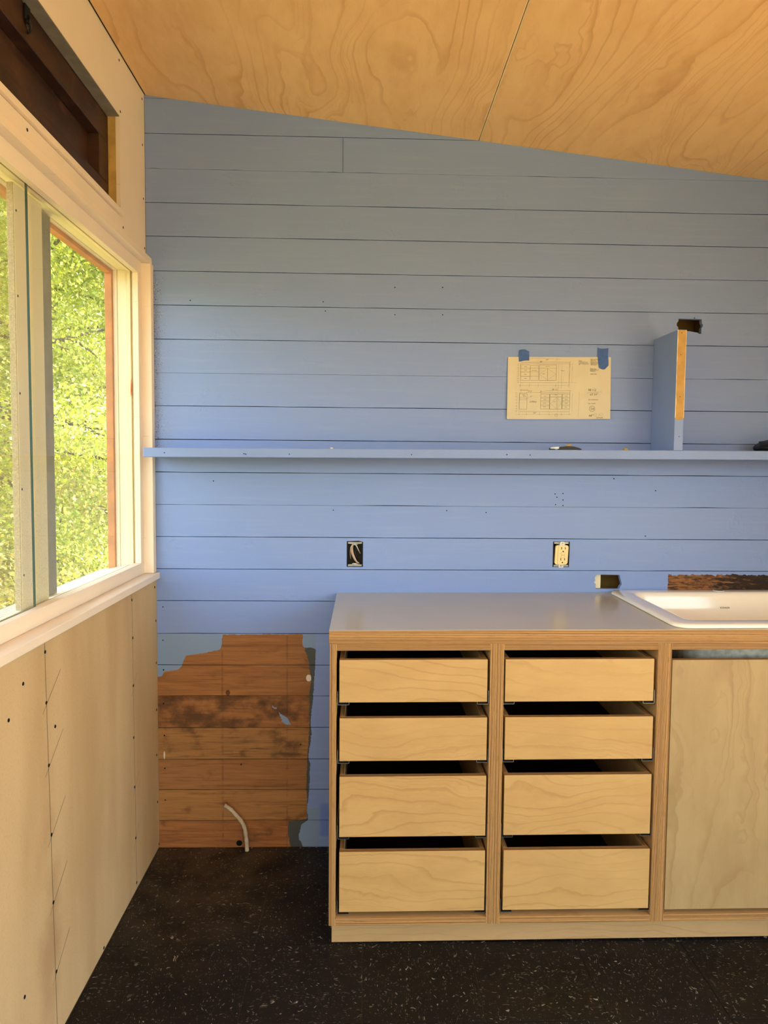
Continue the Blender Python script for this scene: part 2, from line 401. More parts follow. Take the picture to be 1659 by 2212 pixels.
def glass_mat(name, tint, green=False):
    M = Mat(name)
    tr = M.node('ShaderNodeBsdfTransparent'); tr.inputs[0].default_value = tint
    gl = M.node('ShaderNodeBsdfGlossy'); gl.inputs['Roughness'].default_value = 0.01
    fr = M.node('ShaderNodeFresnel'); fr.inputs['IOR'].default_value = 1.45
    geo = M.node('ShaderNodeNewGeometry')
    k = Sock(M, fr.outputs[0]) * (1.0 - Sock(M, geo.outputs['Backfacing']))
    mx = M.node('ShaderNodeMixShader')
    M.put(mx.inputs[0], k.sat()); M.nt.links.new(tr.outputs[0], mx.inputs[1]); M.nt.links.new(gl.outputs[0], mx.inputs[2])
    # thin film of dust
    df = M.node('ShaderNodeBsdfDiffuse'); df.inputs[0].default_value = lin(220, 210, 180)
    x, y, z = M.xyz(M.pos())
    d = M.noise(M.pos(), 260, 2, 0.6).ramp(0.5, 0.75) * (1.0 - ((z - 1.0) / 0.55).sat()) * 0.22 + 0.05
    m2 = M.node('ShaderNodeMixShader'); M.put(m2.inputs[0], d)
    M.nt.links.new(mx.outputs[0], m2.inputs[1]); M.nt.links.new(df.outputs[0], m2.inputs[2])
    M.nt.links.new(m2.outputs[0], M.out.inputs[0]); MATS[name] = M.m
glass_mat('glass', (0.97, 0.99, 0.96, 1))
simple('glass_edge', (4, 72, 54), 0.3, 0.25, var=0.15, scale=9)

def screen_mat():
    M = Mat('insect_mesh'); x, y, z = M.xyz(M.pos())
    wy = ((y / 0.0036).fract() - 0.5).abs(); wz = ((z / 0.0036).fract() - 0.5).abs()
    wire = wy.gt(0.36).max(wz.gt(0.36))
    tr = M.node('ShaderNodeBsdfTransparent'); df = M.node('ShaderNodeBsdfDiffuse'); df.inputs[0].default_value = lin(178, 160, 120)
    mx = M.node('ShaderNodeMixShader'); M.put(mx.inputs[0], wire * 0.75)
    M.nt.links.new(tr.outputs[0], mx.inputs[1]); M.nt.links.new(df.outputs[0], mx.inputs[2]); M.nt.links.new(mx.outputs[0], M.out.inputs[0])
    MATS['insect_mesh'] = M.m
screen_mat()

def leaf_mat(name, a, b, c3):
    M = Mat(name)
    at = M.node('ShaderNodeAttribute'); at.attribute_name = 'tone'
    t = Sock(M, at.outputs['Fac'])
    col = M.mix(t.ramp(0.0, 0.6), lin(*a), lin(*b)); col = M.mix(t.ramp(0.6, 1.0), col, lin(*c3))
    df = M.node('ShaderNodeBsdfDiffuse'); tl = M.node('ShaderNodeBsdfTranslucent'); gs = M.node('ShaderNodeBsdfGlossy')
    gs.inputs['Roughness'].default_value = 0.35
    M.put(df.inputs[0], col); M.put(tl.inputs[0], col)
    m1 = M.node('ShaderNodeMixShader'); m1.inputs[0].default_value = 0.42
    M.nt.links.new(df.outputs[0], m1.inputs[1]); M.nt.links.new(tl.outputs[0], m1.inputs[2])
    m2 = M.node('ShaderNodeMixShader'); m2.inputs[0].default_value = 0.06
    M.nt.links.new(m1.outputs[0], m2.inputs[1]); M.nt.links.new(gs.outputs[0], m2.inputs[2])
    M.nt.links.new(m2.outputs[0], M.out.inputs[0]); MATS[name] = M.m
leaf_mat('leaf_bright', (142, 162, 40), (180, 192, 62), (226, 222, 128))
leaf_mat('leaf_mid', (124, 148, 40), (164, 182, 60), (212, 212, 112))
leaf_mat('leaf_low', (140, 140, 50), (170, 172, 70), (206, 186, 104))

# ------------------------------------------------------------------ mesh helpers
def link_mesh(name, me, parent=None, loc=None):
    o = bpy.data.objects.new(name, me); COL.objects.link(o)
    if parent is not None: o.parent = parent
    return o
def put(name, bm, mats, parent=None, smooth=False, origin=None, kind=None):
    """bm holds world coordinates; the object's origin goes to its parent's base (or its own)"""
    if origin is None:
        if parent is not None:
            origin = world_loc(parent)
        else:
            v = [x.co for x in bm.verts]
            origin = Vector(((min(c.x for c in v) + max(c.x for c in v)) / 2, (min(c.y for c in v) + max(c.y for c in v)) / 2, min(c.z for c in v)))
    origin = Vector(origin)
    for v in bm.verts: v.co -= origin
    bmesh.ops.recalc_face_normals(bm, faces=bm.faces)
    me = bpy.data.meshes.new(name); bm.to_mesh(me); bm.free()
    for m in (mats if isinstance(mats, (list, tuple)) else [mats]): me.materials.append(MATS[m])
    if smooth:
        for p in me.polygons: p.use_smooth = True
    o = link_mesh(name, me, parent)
    o.location = origin - (world_loc(parent) if parent is not None else Vector((0, 0, 0)))
    if kind: o['kind'] = kind
    return o
def world_loc(o):
    l = Vector((0, 0, 0))
    while o is not None: l += o.location; o = o.parent
    return l
def empty(name, loc, parent=None):
    o = bpy.data.objects.new(name, None); COL.objects.link(o); o.empty_display_size = 0.05
    if parent is not None: o.parent = parent; o.location = Vector(loc) - world_loc(parent)
    else: o.location = loc
    return o
def thing(name, label, cat, loc, group=None):
    o = empty(name, loc); return tag(o, label, cat, group)
def tag(o, label, cat, group=None):
    o['label'] = label; o['category'] = cat
    if group: o['group'] = group
    return o
def struct(name, loc=(0, 0, 0)):
    o = empty(name, loc); o['kind'] = 'structure'; return o

def add_box(bm, x0, x1, y0, y1, z0, z1, mi=0, bev=0.0, fn=None):
    vs_ = [bm.verts.new((x, y, z)) for x in (x0, x1) for y in (y0, y1) for z in (z0, z1)]
    idx = [(0, 1, 3, 2), (4, 6, 7, 5), (0, 4, 5, 1), (2, 3, 7, 6), (0, 2, 6, 4), (1, 5, 7, 3)]
    fs = []
    for k, q in enumerate(idx):
        f = bm.faces.new([vs_[i] for i in q]); f.material_index = mi if not isinstance(mi, (list, tuple)) else mi[k]; fs.append(f)
    if bev > 0:
        es = list({e for f in fs for e in f.edges})
        bmesh.ops.bevel(bm, geom=es, offset=bev, segments=1, affect='EDGES', profile=0.5, clamp_overlap=True)
    if fn is not None:
        for v in vs_:
            if v.is_valid: v.co = Vector(fn(*v.co))
    return fs
def box(name, x0, x1, y0, y1, z0, z1, mat, parent=None, bev=0.0015, **k):
    bm = bmesh.new(); add_box(bm, x0, x1, y0, y1, z0, z1, 0, bev); return put(name, bm, mat, parent, **k)
def prism(bm, pts, axis, a0, a1, mi=0):
    """closed outline pts swept along axis from a0 to a1 (pts in the two other axes, in xyz order)"""
    def P(p, a):
        l = list(p); l.insert(axis, a); return l
    A = [bm.verts.new(P(p, a0)) for p in pts]; B = [bm.verts.new(P(p, a1)) for p in pts]
    n = len(pts)
    tris = tessellate_polygon([[Vector((p[0], p[1], 0)) for p in pts]])
    for t in tris:
        f = bm.faces.new([A[i] for i in t]); f.material_index = mi
        f = bm.faces.new([B[i] for i in t]); f.material_index = mi
    for i in range(n):
        f = bm.faces.new([A[i], A[(i + 1) % n], B[(i + 1) % n], B[i]]); f.material_index = mi
def plate(bm, outer, holes, axis, a0, a1, mi=0, side_mi=None):
    """flat plate with holes; outlines in the two axes other than axis"""
    loops = [outer] + list(holes)
    flat = [p for l in loops for p in l]
    tris = tessellate_polygon([[Vector((p[0], p[1], 0)) for p in l] for l in loops])
    def P(p, a):
        l = list(p); l.insert(axis, a); return l
    A = [bm.verts.new(P(p, a0)) for p in flat]; B = [bm.verts.new(P(p, a1)) for p in flat]
    for t in tris:
        for S in (A, B):
            try:
                f = bm.faces.new([S[i] for i in t]); f.material_index = mi
            except ValueError: pass
    k = 0
    for l in loops:
        n = len(l)
        for i in range(n):
            a, b = k + i, k + (i + 1) % n
            f = bm.faces.new([A[a], A[b], B[b], B[a]]); f.material_index = mi if side_mi is None else side_mi
        k += n
def add_cyl(bm, c, axis, r, h, n=16, mi=0, r2=None):
    r2 = r if r2 is None else r2
    ax = Vector(axis).normalized(); t = ax.orthogonal().normalized(); b = ax.cross(t); c = Vector(c)
    A = [bm.verts.new(c + (t * math.cos(2 * math.pi * i / n) + b * math.sin(2 * math.pi * i / n)) * r) for i in range(n)]
    B = [bm.verts.new(c + ax * h + (t * math.cos(2 * math.pi * i / n) + b * math.sin(2 * math.pi * i / n)) * r2) for i in range(n)]
    for i in range(n):
        f = bm.faces.new([A[i], A[(i + 1) % n], B[(i + 1) % n], B[i]]); f.material_index = mi
    f = bm.faces.new(A); f.material_index = mi
    f = bm.faces.new(B); f.material_index = mi
def add_tube(bm, pts, rad, n=10, mi=0, cap=True):
    pts = [Vector(p) for p in pts]; rings = []
    prev = None
    for i, p in enumerate(pts):
        d = (pts[min(i + 1, len(pts) - 1)] - pts[max(i - 1, 0)]).normalized()
        t = d.orthogonal().normalized() if prev is None else (prev - d * prev.dot(d)).normalized()
        prev = t; b = d.cross(t); r = rad[i] if hasattr(rad, '__len__') else rad
        rings.append([bm.verts.new(p + (t * math.cos(2 * math.pi * k / n) + b * math.sin(2 * math.pi * k / n)) * r) for k in range(n)])
    for A, B in zip(rings, rings[1:]):
        for k in range(n):
            f = bm.faces.new([A[k], A[(k + 1) % n], B[(k + 1) % n], B[k]]); f.material_index = mi
    if cap:
        for R in (rings[0], rings[-1]):
            f = bm.faces.new(R); f.material_index = mi
def spline(pts, k=6):
    P = [Vector(p) for p in pts]; out = []
    for i in range(len(P) - 1):
        p0, p1, p2, p3 = P[max(i - 1, 0)], P[i], P[i + 1], P[min(i + 2, len(P) - 1)]
        for j in range(k):
            t = j / k
            out.append(0.5 * ((2 * p1) + (p2 - p0) * t + (2 * p0 - 5 * p1 + 4 * p2 - p3) * t * t + (3 * p1 - p0 - 3 * p2 + p3) * t ** 3))
    out.append(P[-1]); return out
def clip_below(pts, f):
    """keep the part of a polygon where f(p) <= 0"""
    out = []
    for i in range(len(pts)):
        a, b = pts[i], pts[(i + 1) % len(pts)]; fa, fb = f(a), f(b)
        if fa <= 0: out.append(a)
        if (fa < 0) != (fb < 0) and fa != fb:
            t = fa / (fa - fb); out.append((a[0] + (b[0] - a[0]) * t, a[1] + (b[1] - a[1]) * t))
    return out
rng = random.Random(7)
def zc(x): return 2.584 - 0.1114 * x        # underside of the sloped ceiling

# ------------------------------------------------------------------ floor
floor = struct('floor', (1.2, -2.4, 0))
box('floor_base', -0.02, XW + 0.02, YB, 0.05, -0.06, -0.0024, 'tile_joint', floor, 0)
TX, TY, T = 0.1121, -0.2480, 0.3048
tile_meshes = {}
def tile(i, j):
    x0, x1 = TX + T * i, TX + T * (i + 1); y0, y1 = TY + T * (j - 1), TY + T * j
    cx, cy = (x0 + x1) / 2, (y0 + y1) / 2
    X0, X1, Y0, Y1 = max(x0, 0.0006), min(x1, XW - 0.002), max(y0, YB + .01), min(y1, -0.003)
    if X1 - X0 < 0.02 or Y1 - Y0 < 0.02: return
    turn = (i + j) % 2
    g = 0.0007
    full = (X1 - X0 > T - 1e-6) and (Y1 - Y0 > T - 1e-6)
    key = 'full' if full else (i, j)
    if key not in tile_meshes:
        bm = bmesh.new()
        a = [X0 + g - cx, X1 - g - cx, Y0 + g - cy, Y1 - g - cy]
        if turn and not full: a = [a[2], a[3], -a[1], -a[0]]
        add_box(bm, a[0], a[1], a[2], a[3], -0.0028, 0.0, 0, 0.0006)
        bmesh.ops.recalc_face_normals(bm, faces=bm.faces)
        me = bpy.data.meshes.new('tile'); bm.to_mesh(me); bm.free(); me.materials.append(MATS['floor_tile'])
        tile_meshes[key] = me
    o = link_mesh('tile', tile_meshes[key], floor)
    o.location = Vector((cx, cy, rng.uniform(-0.0003, 0.0002))) - floor.location
    o.rotation_euler = (0, 0, math.pi / 2 * turn)
for j in range(1, -16, -1):
    for i in range(-1, 9): tile(i, j)

# ------------------------------------------------------------------ back wall of painted planks
SEAM = [2.5781, 2.4637, 2.3495, 2.2378, 2.1273, 2.0122, 1.8984, 1.7840, 1.6710, 1.5589, 1.4443, 1.3317, 1.2208, 1.1090, 0.9965, 0.8849, 0.7698, 0.6579, 0.5475, 0.4338, 0.3198, 0.2092, 0.0974, -0.012]
DZ = {2: -.0033, 3: -.0037, 4: -.0040, 5: -.0013, 6: -.0003, 7: .0009, 8: .0001, 9: .0003, 10: .0015, 11: .0024, 12: .0015, 13: 0, 14: .0012}
def seam(i, x): return SEAM[i] + DZ.get(i, -.002 if i < 2 else 0) * x / 2.09
wall_back = struct('wall_back', (1.2, 0.01, 0))
HOLES = {   # plank row -> outlines (x, z) cut through it
    13: [[(.659, 1.006), (.716, 1.006), (.716, 1.094), (.700, 1.098), (.659, 1.096)], [(1.383, 1.009), (1.441, 1.009), (1.443, 1.099), (1.383, 1.099)]],
    14: [[(1.538, .932), (1.622, .932), (1.626, .942), (1.631, .948), (1.629, .958), (1.626, .966), (1.622, .982), (1.541, .983), (1.534, .972), (1.536, .962), (1.532, .956), (1.538, .948)]],
    6: [[(1.803, 1.838), (1.846, 1.834), (1.872, 1.830), (1.876, 1.826), (1.884, 1.826), (1.884, 1.846), (1.888, 1.850), (1.889, 1.858), (1.885, 1.863), (1.884, 1.876), (1.803, 1.877), (1.802, 1.868), (1.797, 1.862), (1.797, 1.853), (1.802, 1.848)]]}
def seam_line(i, x0, x1, upper):
    """wavering edge of a plank: the joint opens and closes along the wall"""
    pts = []; n = 22; rr = random.Random(i * 17 + (5 if upper else 0))
    tight = i in (2, 8, 12)
    for k in range(n + 1):
        x = x0 + (x1 - x0) * k / n
        g = 0.0013
        if not upper:
            g = 0.0009 + rr.choice((0, 0, 0.0004, -0.0006))
            if tight and rr.random() < 0.8: g = -0.0005
        pts.append((x, seam(i, x) + (-g if upper else g)))
    return pts
def plank(row, x0, x1):
    top = seam_line(row, x0, x1, True) if row >= 0 else [(x0, 2.70), (x1, 2.70)]
    bot = seam_line(row + 1, x0, x1, False)
    out = bot + top[::-1]
    out = clip_below(out, lambda p: p[1] - (zc(p[0]) + 0.004))
    if len(out) < 3: return
    hs = [h for h in HOLES.get(row, []) if h[0][0] > x0 and h[0][0] < x1]
    off = rng.uniform(-0.0005, 0.0005)
    bm = bmesh.new(); plate(bm, out, hs, 1, off, 0.019, 0)
    put('plank', bm, 'plank_paint', wall_back)
for row in range(-1, 23):
    cuts = {1: [.639]}.get(row, [])
    xs = [-0.024 if row < 5 else 0.0] + cuts + [XW]
    for a, b in zip(xs, xs[1:]):
        plank(row, a + (0.0008 if a in cuts else 0), b - (0.0008 if b in cuts else 0))
box('backing', -0.05, XW + 0.05, 0.105, 0.125, -0.05, 2.62, 'cavity_wood', wall_back, 0)
box('building_paper', -0.05, XW + 0.05, 0.0205, 0.022, -0.05, 0.90, 'cavity_dark', wall_back, 0)
box('building_paper', -0.05, XW + 0.05, 0.0205, 0.022, 1.14, 1.80, 'cavity_dark', wall_back, 0)
box('building_paper', -0.05, XW + 0.05, 0.0205, 0.022, 1.90, 2.30, 'cavity_dark', wall_back, 0)
box('stud', 1.515, 1.5615, 0.0193, 0.10, 0.90, 1.14, 'stud_pale', wall_back)
box('stud', 1.660, 1.70, 0.0215, 0.10, 0.90, 1.14, 'cavity_wood', wall_back)
box('stud', 1.90, 1.94, 0.0215, 0.10, 1.80, 1.90, 'cavity_wood', wall_back)
# nail heads and pin holes in the planks
bm = bmesh.new()
for (x, z) in [(.8185, 1.9684), (.9819, 1.9708), (.1232, 1.9146), (.5738, 1.9165), (.5818, 1.8855), (.8194, 1.8764), (.9832, 1.8787), (1.3861, 1.2665), (1.4138, 1.2683), (1.3929, 1.2552), (1.4144, 1.2456), (1.3886, 1.2292), (1.4148, 1.2261), (1.7409, 1.2805), (1.5921, 1.3216), (.198, 1.3022), (.6117, 1.2042), (1.1449, 1.1999), (.0209, .8625), (.0197, .7449), (1.0069, 1.2054), (1.7097, 1.1204), (1.858, 1.8799)]:
    add_cyl(bm, (x, -0.0012, z), (0, 1, 0), 0.0020, 0.0012, 8)
for (x, z) in [(.0209, .64), (.020, .52), (.0215, .405), (.022, .287), (.0225, .172), (.5, .372), (.29, .30)]:
    add_cyl(bm, (x, -0.0009, z), (0, 1, 0), 0.0026, 0.0010, 8)
put('pin_holes', bm, 'hole_dark', wall_back, kind='stuff')
# knot hole by the floor, where the cable was
bm = bmesh.new()
pts = [(.2825 + .0105 * math.cos(t), .0125 + .0115 * math.sin(t) * (1 if math.sin(t) > 0 else .8)) for t in np.linspace(0, 2 * math.pi, 15)[:-1]]
prism(bm, pts, 1, -0.0010, 0.0005); put('knot_hole', bm, 'hole_dark', wall_back)

# ------------------------------------------------------------------ ceiling of birch plywood sheets
ceiling = struct('ceiling', (1.1, -2.4, 2.5))
def sheet(x0, x1):
    bm = bmesh.new(); g = 0.0012
    fs = add_box(bm, x0 + g, x1 - g, YB, -0.0005, 0, 0.012, 0)
    low = [e for f in fs for e in f.edges if all(v.co.z < 1e-6 for v in e.verts) and abs(e.verts[0].co.x - e.verts[1].co.x) < 1e-6]
    for f in bmesh.ops.bevel(bm, geom=list(set(low)), offset=0.0022, segments=1, affect='EDGES')['faces']: f.material_index = 1
    for v in bm.verts: v.co.z += zc(v.co.x)
    put('panel', bm, ['birch_ceiling', 'stud_pale'], ceiling)
for a, b in [(-0.022, 1.0985), (1.0985, 2.318), (2.318, XW)]: sheet(a, b)
bm = bmesh.new(); prism(bm, [(-0.30, zc(-0.30) + 0.014), (XW + .3, zc(XW + .3) + 0.014), (XW + .3, zc(XW + .3) + 0.16), (-0.30, zc(-0.30) + 0.16)], 1, YB - 0.6, 0.6)
put('roof_deck', bm, 'roof_board', ceiling)

# ------------------------------------------------------------------ left wall
wall_left = struct('wall_left', (-0.03, -2.4, 0))
WY = -3.0                                     # far end of the window, behind the camera
OPY, OPB, OPT = -0.262, 2.1055, 2.403          # hatch opening
bm = bmesh.new(); plate(bm, [(YB, 0.003), (-0.0005, 0.003), (-0.0005, 0.962), (YB, 0.962)], [], 0, -0.012, 0.0)
put('lower_panel', bm, 'fibreboard', wall_left)
bm = bmesh.new()
plate(bm, [(YB, 2.035), (-0.0005, 2.035), (-0.0005, zc(-0.025) + .002), (YB, zc(-0.025) + .002)], [[(WY + .2, OPB), (OPY, OPB), (OPY, OPT), (WY + .2, OPT)]], 0, -0.037, -0.025)
put('upper_panel', bm, 'panel_cream', wall_left)
box('upper_panel', -0.037, -0.0005, YB, WY - 0.034, 0.962, 2.03, 'panel_cream', wall_left)
# framing behind
for nm, a in {'sill_framing': (-0.15, -0.013, YB, 0.12, -0.05, 0.962), 'header_framing': (-0.15, -0.038, YB, 0.12, 2.036, 2.12), 'top_framing': (-0.15, -0.038, YB, 0.12, 2.404, 2.60),
              'corner_framing': (-0.15, -0.038, -0.259, 0.12, 2.121, 2.403), 'corner_post': (-0.15, -0.038, -0.033, 0.12, 0.962, 2.036), 'rear_framing': (-0.15, -0.0375, YB, WY, 0.963, 2.036), 'rear_framing_top': (-0.15, -0.038, YB, WY + .2, 2.121, 2.403)}.items():
    box(nm, *a, 'sheathing', wall_left, 0)
bm = bmesh.new()
for (y, z) in [(-.259, 2.566), (-.025, 2.563), (-.025, 2.415), (-.021, 2.242), (-.014, 2.082), (-.253, 2.419), (-.241, 2.081), (-.901, 2.088)]:
    add_cyl(bm, (-0.0252, y, z), (1, 0, 0), .0040, .0009, 8)
put('screw_heads', bm, 'black_metal', wall_left, kind='stuff')
bm = bmesh.new()
for (y, z) in [(-.923, .936), (-.922, .819), (-.915, .671), (-.908, .504), (-.905, .34), (-.896, .166), (-.283, .938), (-.279, .818), (-.279, .667), (-.282, .502), (-.278, .341), (-.274, .173), (-.269, .024), (-.027, .936), (-.016, .817), (-.016, .669), (-.02, .504), (-.023, .344), (-.019, .174), (-.006, .015), (-.576, .011), (-1.06, .224), (-1.103, .841), (-.876, .748), (-1.035, .896)]:
    add_cyl(bm, (0.0, y, z), (1, 0, 0), 0.0042, 0.0012, 8)
put('nail_heads', bm, 'black_metal', wall_left, kind='stuff')
bm = bmesh.new()
def pencil(y0, z0, y1, z1, w=0.0009):
    d = Vector((0, y1 - y0, z1 - z0)); n = Vector((0, -d.z, d.y)).normalized() * w
    v = [bm.verts.new(Vector((0.0004, y0, z0)) + n * s_) for s_ in (1, -1)] + [bm.verts.new(Vector((0.0004, y1, z1)) + n * s_) for s_ in (-1, 1)]
    bm.faces.new(v)
pencil(-.925, .962, -.895, .004); pencil(-.284, .962, -.268, .004)
for (y, z) in [(-.922, .819), (-.915, .671), (-.908, .504), (-.905, .34), (-.896, .166)]: pencil(y - .02, z - .02, y + .085, z + .055, 0.0007)
for (y, z) in [(-.279, .667), (-.278, .341), (-.274, .173)]: pencil(y - .02, z - .03, y + .04, z + .03, 0.0006)
put('pencil_lines', bm, 'graphite', wall_left, kind='stuff')
# ragged cut edge of the board where it meets the floor is the board's own lower edge

# ------------------------------------------------------------------ window
win = struct('window_1', (-0.06, -1.5, 0.985))
FT = 1.990                                    # underside of the frame head
bm = bmesh.new(); prism(bm, [(-0.0245, 2.070), (-0.006, 2.052), (-0.004, 2.030), (-0.036, 2.030), (-0.036, 2.070)], 1, YB * .98, -0.0005)
put('head_casing', bm, 'trim_cream', win)
box('side_casing', -0.062, 0.0, -0.034, -0.0005, 0.9855, 2.0295, 'trim_cream', win)
box('side_casing', -0.062, 0.0, WY - 0.034, WY, 0.9855, 2.0295, 'trim_cream', win)
box('frame_head', -0.051, -0.032, WY, -0.0345, FT, 2.0345, 'trim_cream', win, 0.001)
box('frame_jamb', -0.051, -0.032, -0.069, -0.0345, 1.0245, FT - .0003, 'trim_cream', win, 0.001)
# stepped jamb and head beyond the frame: groove, stop, stop, outer stop, cedar
steps = [(-0.0595, -0.0515, 0.016), (-0.072, -0.060, 0.004), (-0.1025, -0.0725, 0.008), (-0.117, -0.1035, 0.006), (-0.140, -0.1175, -0.006)]
names = ['track_groove', 'track_stop', 'jamb_board', 'outer_stop', 'cedar_stop']
mats_ = ['jamb_cream', 'jamb_cream', 'jamb_cream', 'trim_cream', 'exterior_cedar']
for (xa, xb, d), nm, mt in zip(steps, names, mats_):
    box(nm, xa, xb, -0.069 + d, -0.0345, 1.000, FT + d - .0003, mt, win, 0.0006)
    box(nm, xa, xb, WY, -0.0345, FT + d, 2.0350, mt, win, 0.0006)
box('bottom_rail', -0.058, -0.032, WY, -0.0345, 0.9855, 1.0242, 'trim_cream', win, 0.001)
box('sill_track', -0.0725, -0.0585, WY, -0.0345, 0.9855, 1.012, 'jamb_cream', win, 0.001)
bm = bmesh.new(); prism(bm, [(-0.0730, 1.019), (-0.0730, .9856), (-0.175, .9856), (-0.175, 1.000)], 1, WY, -0.0345); put('outer_sill', bm, 'trim_cream', win)
bm = bmesh.new(); add_box(bm, -0.058, 0.012, WY - 0.04, -0.0006, 0.963, 0.985, 0, 0.0015); put('stool', bm, 'trim_cream', win)
# mullion, outer grey stop, screen edge, insect screen
box('mullion', -0.0865, -0.0735, -0.8645, -0.716, 1.0195, FT - .0003, 'jamb_cream', win, 0.0012)
box('mullion_stop', -0.125, -0.098, -0.665, -0.606, 1.0155, FT + .004, 'exterior_grey', win, 0.001)
box('screen_border', -0.0885, -0.0740, -0.868, -0.8648, 1.019, FT - .001, 'screen_tape', win, 0.0005)
bm = bmesh.new(); v = [bm.verts.new(p) for p in [(-0.0885, WY, 1.016), (-0.0885, -0.868, 1.016), (-0.0885, -0.868, FT), (-0.0885, WY, FT)]]; bm.faces.new(v); put('insect_screen', bm, 'insect_mesh', win)
# sliding pane with a green edge, and the pane in the track behind it
def pane(x, y0, y1, z0, z1, edge):
    bm = bmesh.new(); t = 0.003
    add_box(bm, x - t, x + t, y0, y1, z0, z1, 0)
    bm.normal_update()
    for f in bm.faces:
        if edge and abs(f.normal.x) < 0.5: f.material_index = 1
    return put('pane', bm, ['glass', 'glass_edge'], win)
pane(-0.0545, WY + .02, -0.845, 1.0245, FT + .012, True)
pane(-0.0660, -0.800, -0.058, 1.0125, FT - .001, False)
# a smear of orange sealant on the jamb
bm = bmesh.new(); add_tube(bm, [(-0.0600, -.0655, 1.585), (-0.0596, -.0658, 1.60), (-0.0592, -.0656, 1.622), (-0.0590, -.0655, 1.64)], [.001, .0022, .0018, .0008], 6); put('sealant_smear', bm, 'orange_mark', win)
bm = bmesh.new()
for (y, z) in [(-.80, 1.93), (-.80, 1.74), (-.80, 1.52), (-.80, 1.30), (-.80, 1.10)]: add_cyl(bm, (-0.0736, y - .055, z), (1, 0, 0), .003, .0008, 8)
put('screw_heads', bm, 'black_metal', win, kind='stuff')

# lining and ledge of the hatch opening
trim = struct('trim_1', (-0.05, -1.5, 2.12))
box('ledge', -0.060, -0.0155, WY + .2, OPY + .004, 2.107, 2.1235, 'trim_cream', trim, 0.001)
box('lining', -0.0605, -0.0255, -0.2618, -0.2595, 2.124, 2.4025, 'jamb_raw', trim, 0.0004)
box('lining', -0.0610, -0.0255, WY + .2, -0.262, 2.4005, 2.4035, 'exterior_grey', trim, 0.0004)
hatch = thing('vent_hatch', 'dark brown framed wooden vent hatch set into opening above the window', 'hatch', (-0.09, -1.0, 2.124))
HX = -0.0615
def hb(nm, x0, x1, y0, y1, z0, z1): return box(nm, x0, x1, y0, y1, z0, z1, 'dark_wood', hatch, 0.0015)
hb('top_rail', -0.115, HX, WY + .21, -0.2625, 2.322, 2.400)
hb('bottom_rail', -0.115, HX, WY + .21, -0.2625, 2.1245, 2.202)
hb('stile', -0.115, HX + .0003, -0.336, -0.2625, 2.203, 2.3215)
hb('panel', -0.108, -0.094, WY + .21, -0.3365, 2.203, 2.3215)
bm = bmesh.new()
add_box(bm, HX, HX + .006, -0.826, -0.800, 2.365, 2.399, 0, 0.001)
ring = [(HX + .006 + .002 * math.sin(a * 2), -0.813 + .011 * math.cos(a), 2.352 + .012 * math.sin(a)) for a in np.linspace(0.2, 2 * math.pi + .2, 18)]
add_tube(bm, ring, 0.0024, 6)
add_tube(bm, [(HX + .004, -0.813, 2.378), (HX + .010, -0.813, 2.37), (HX + .008, -0.813, 2.363)], 0.003, 6)
put('ring_latch', bm, 'black_metal', hatch)

# ------------------------------------------------------------------ the sides of the room out of view
wall_right = struct('wall_right', (XW + .05, -2.4, 0))
bm = bmesh.new(); add_box(bm, XW, XW + 0.10, -1.20, 0.12, -0.05, 2.34); put('wall_panel', bm, 'plaster_white', wall_right)
box('added_opening_sill', XW, XW + .1, YB - .1, -1.201, -0.05, 0.16, 'rear_wood', wall_right)  # unseen opening, added to light the left wall and ceiling
box('added_opening_header', XW, XW + .1, YB - .1, -1.201, 2.26, 2.32, 'rear_wood', wall_right)
wall_rear = struct('wall_rear', (1.2, YB - .05, 0))
box('rear_panel', -0.15, XW + .1, YB - 0.10, YB - .001, -0.05, 0.16, 'rear_wood', wall_rear)
bm = bmesh.new(); prism(bm, [(-0.15, 2.26), (XW + .1, 2.26), (XW + .1, zc(XW + .1) + .012), (-0.15, zc(-.15) + .012)], 1, YB - .1, YB - .001); put('rear_header', bm, 'rear_wood', wall_rear)
for x in (-0.15, 0.15, 2.42):
    box('rear_post', x, x + (0.28 if x < 0 else 0.10), YB - 0.10, YB - .001, 0.161, 2.259, 'rear_wood', wall_rear) if x != 0.15 else None

# ------------------------------------------------------------------ base cabinets
FY = -0.600                                   # face of the cabinets
SL = 0.0055                                   # they sit very slightly out of level with the planks
def tilt(bm):
    for v in bm.verts: v.co.z += SL * (v.co.x - 0.627)
    return bm
def tput(name, bm, mats, parent, **k): return put(name, tilt(bm), mats, parent, **k)
def board(name, x0, x1, y0, y1, z0, z1, thin, face, edges, parent, bev=0.0006):
    """plywood board: veneer on the two large faces, ply edge on the others.
    faces order: x-, x+, y-, y+, z-, z+ ; edges = (edge material on front/back, edge material on the rest)"""
    bm = bmesh.new(); fs = add_box(bm, x0, x1, y0, y1, z0, z1, 0, 0)
    ax = 'xyz'.index(thin)
    bm.normal_update()
    for f in bm.faces:
        n = [abs(c) for c in f.normal]; k = n.index(max(n))
        f.material_index = 0 if k == ax else (1 if k == 1 or ax == 1 and k == 2 else 2)
    if bev: bmesh.ops.bevel(bm, geom=list(bm.edges), offset=bev, segments=1, affect='EDGES')
    return tput(name, bm, [face, edges[0], edges[1]], parent)
PT = 0.0187                                   # plywood thickness
CB, CT, RB = 0.0840, 0.8772, 0.8586           # bottom of the carcass, its top, underside of the rail
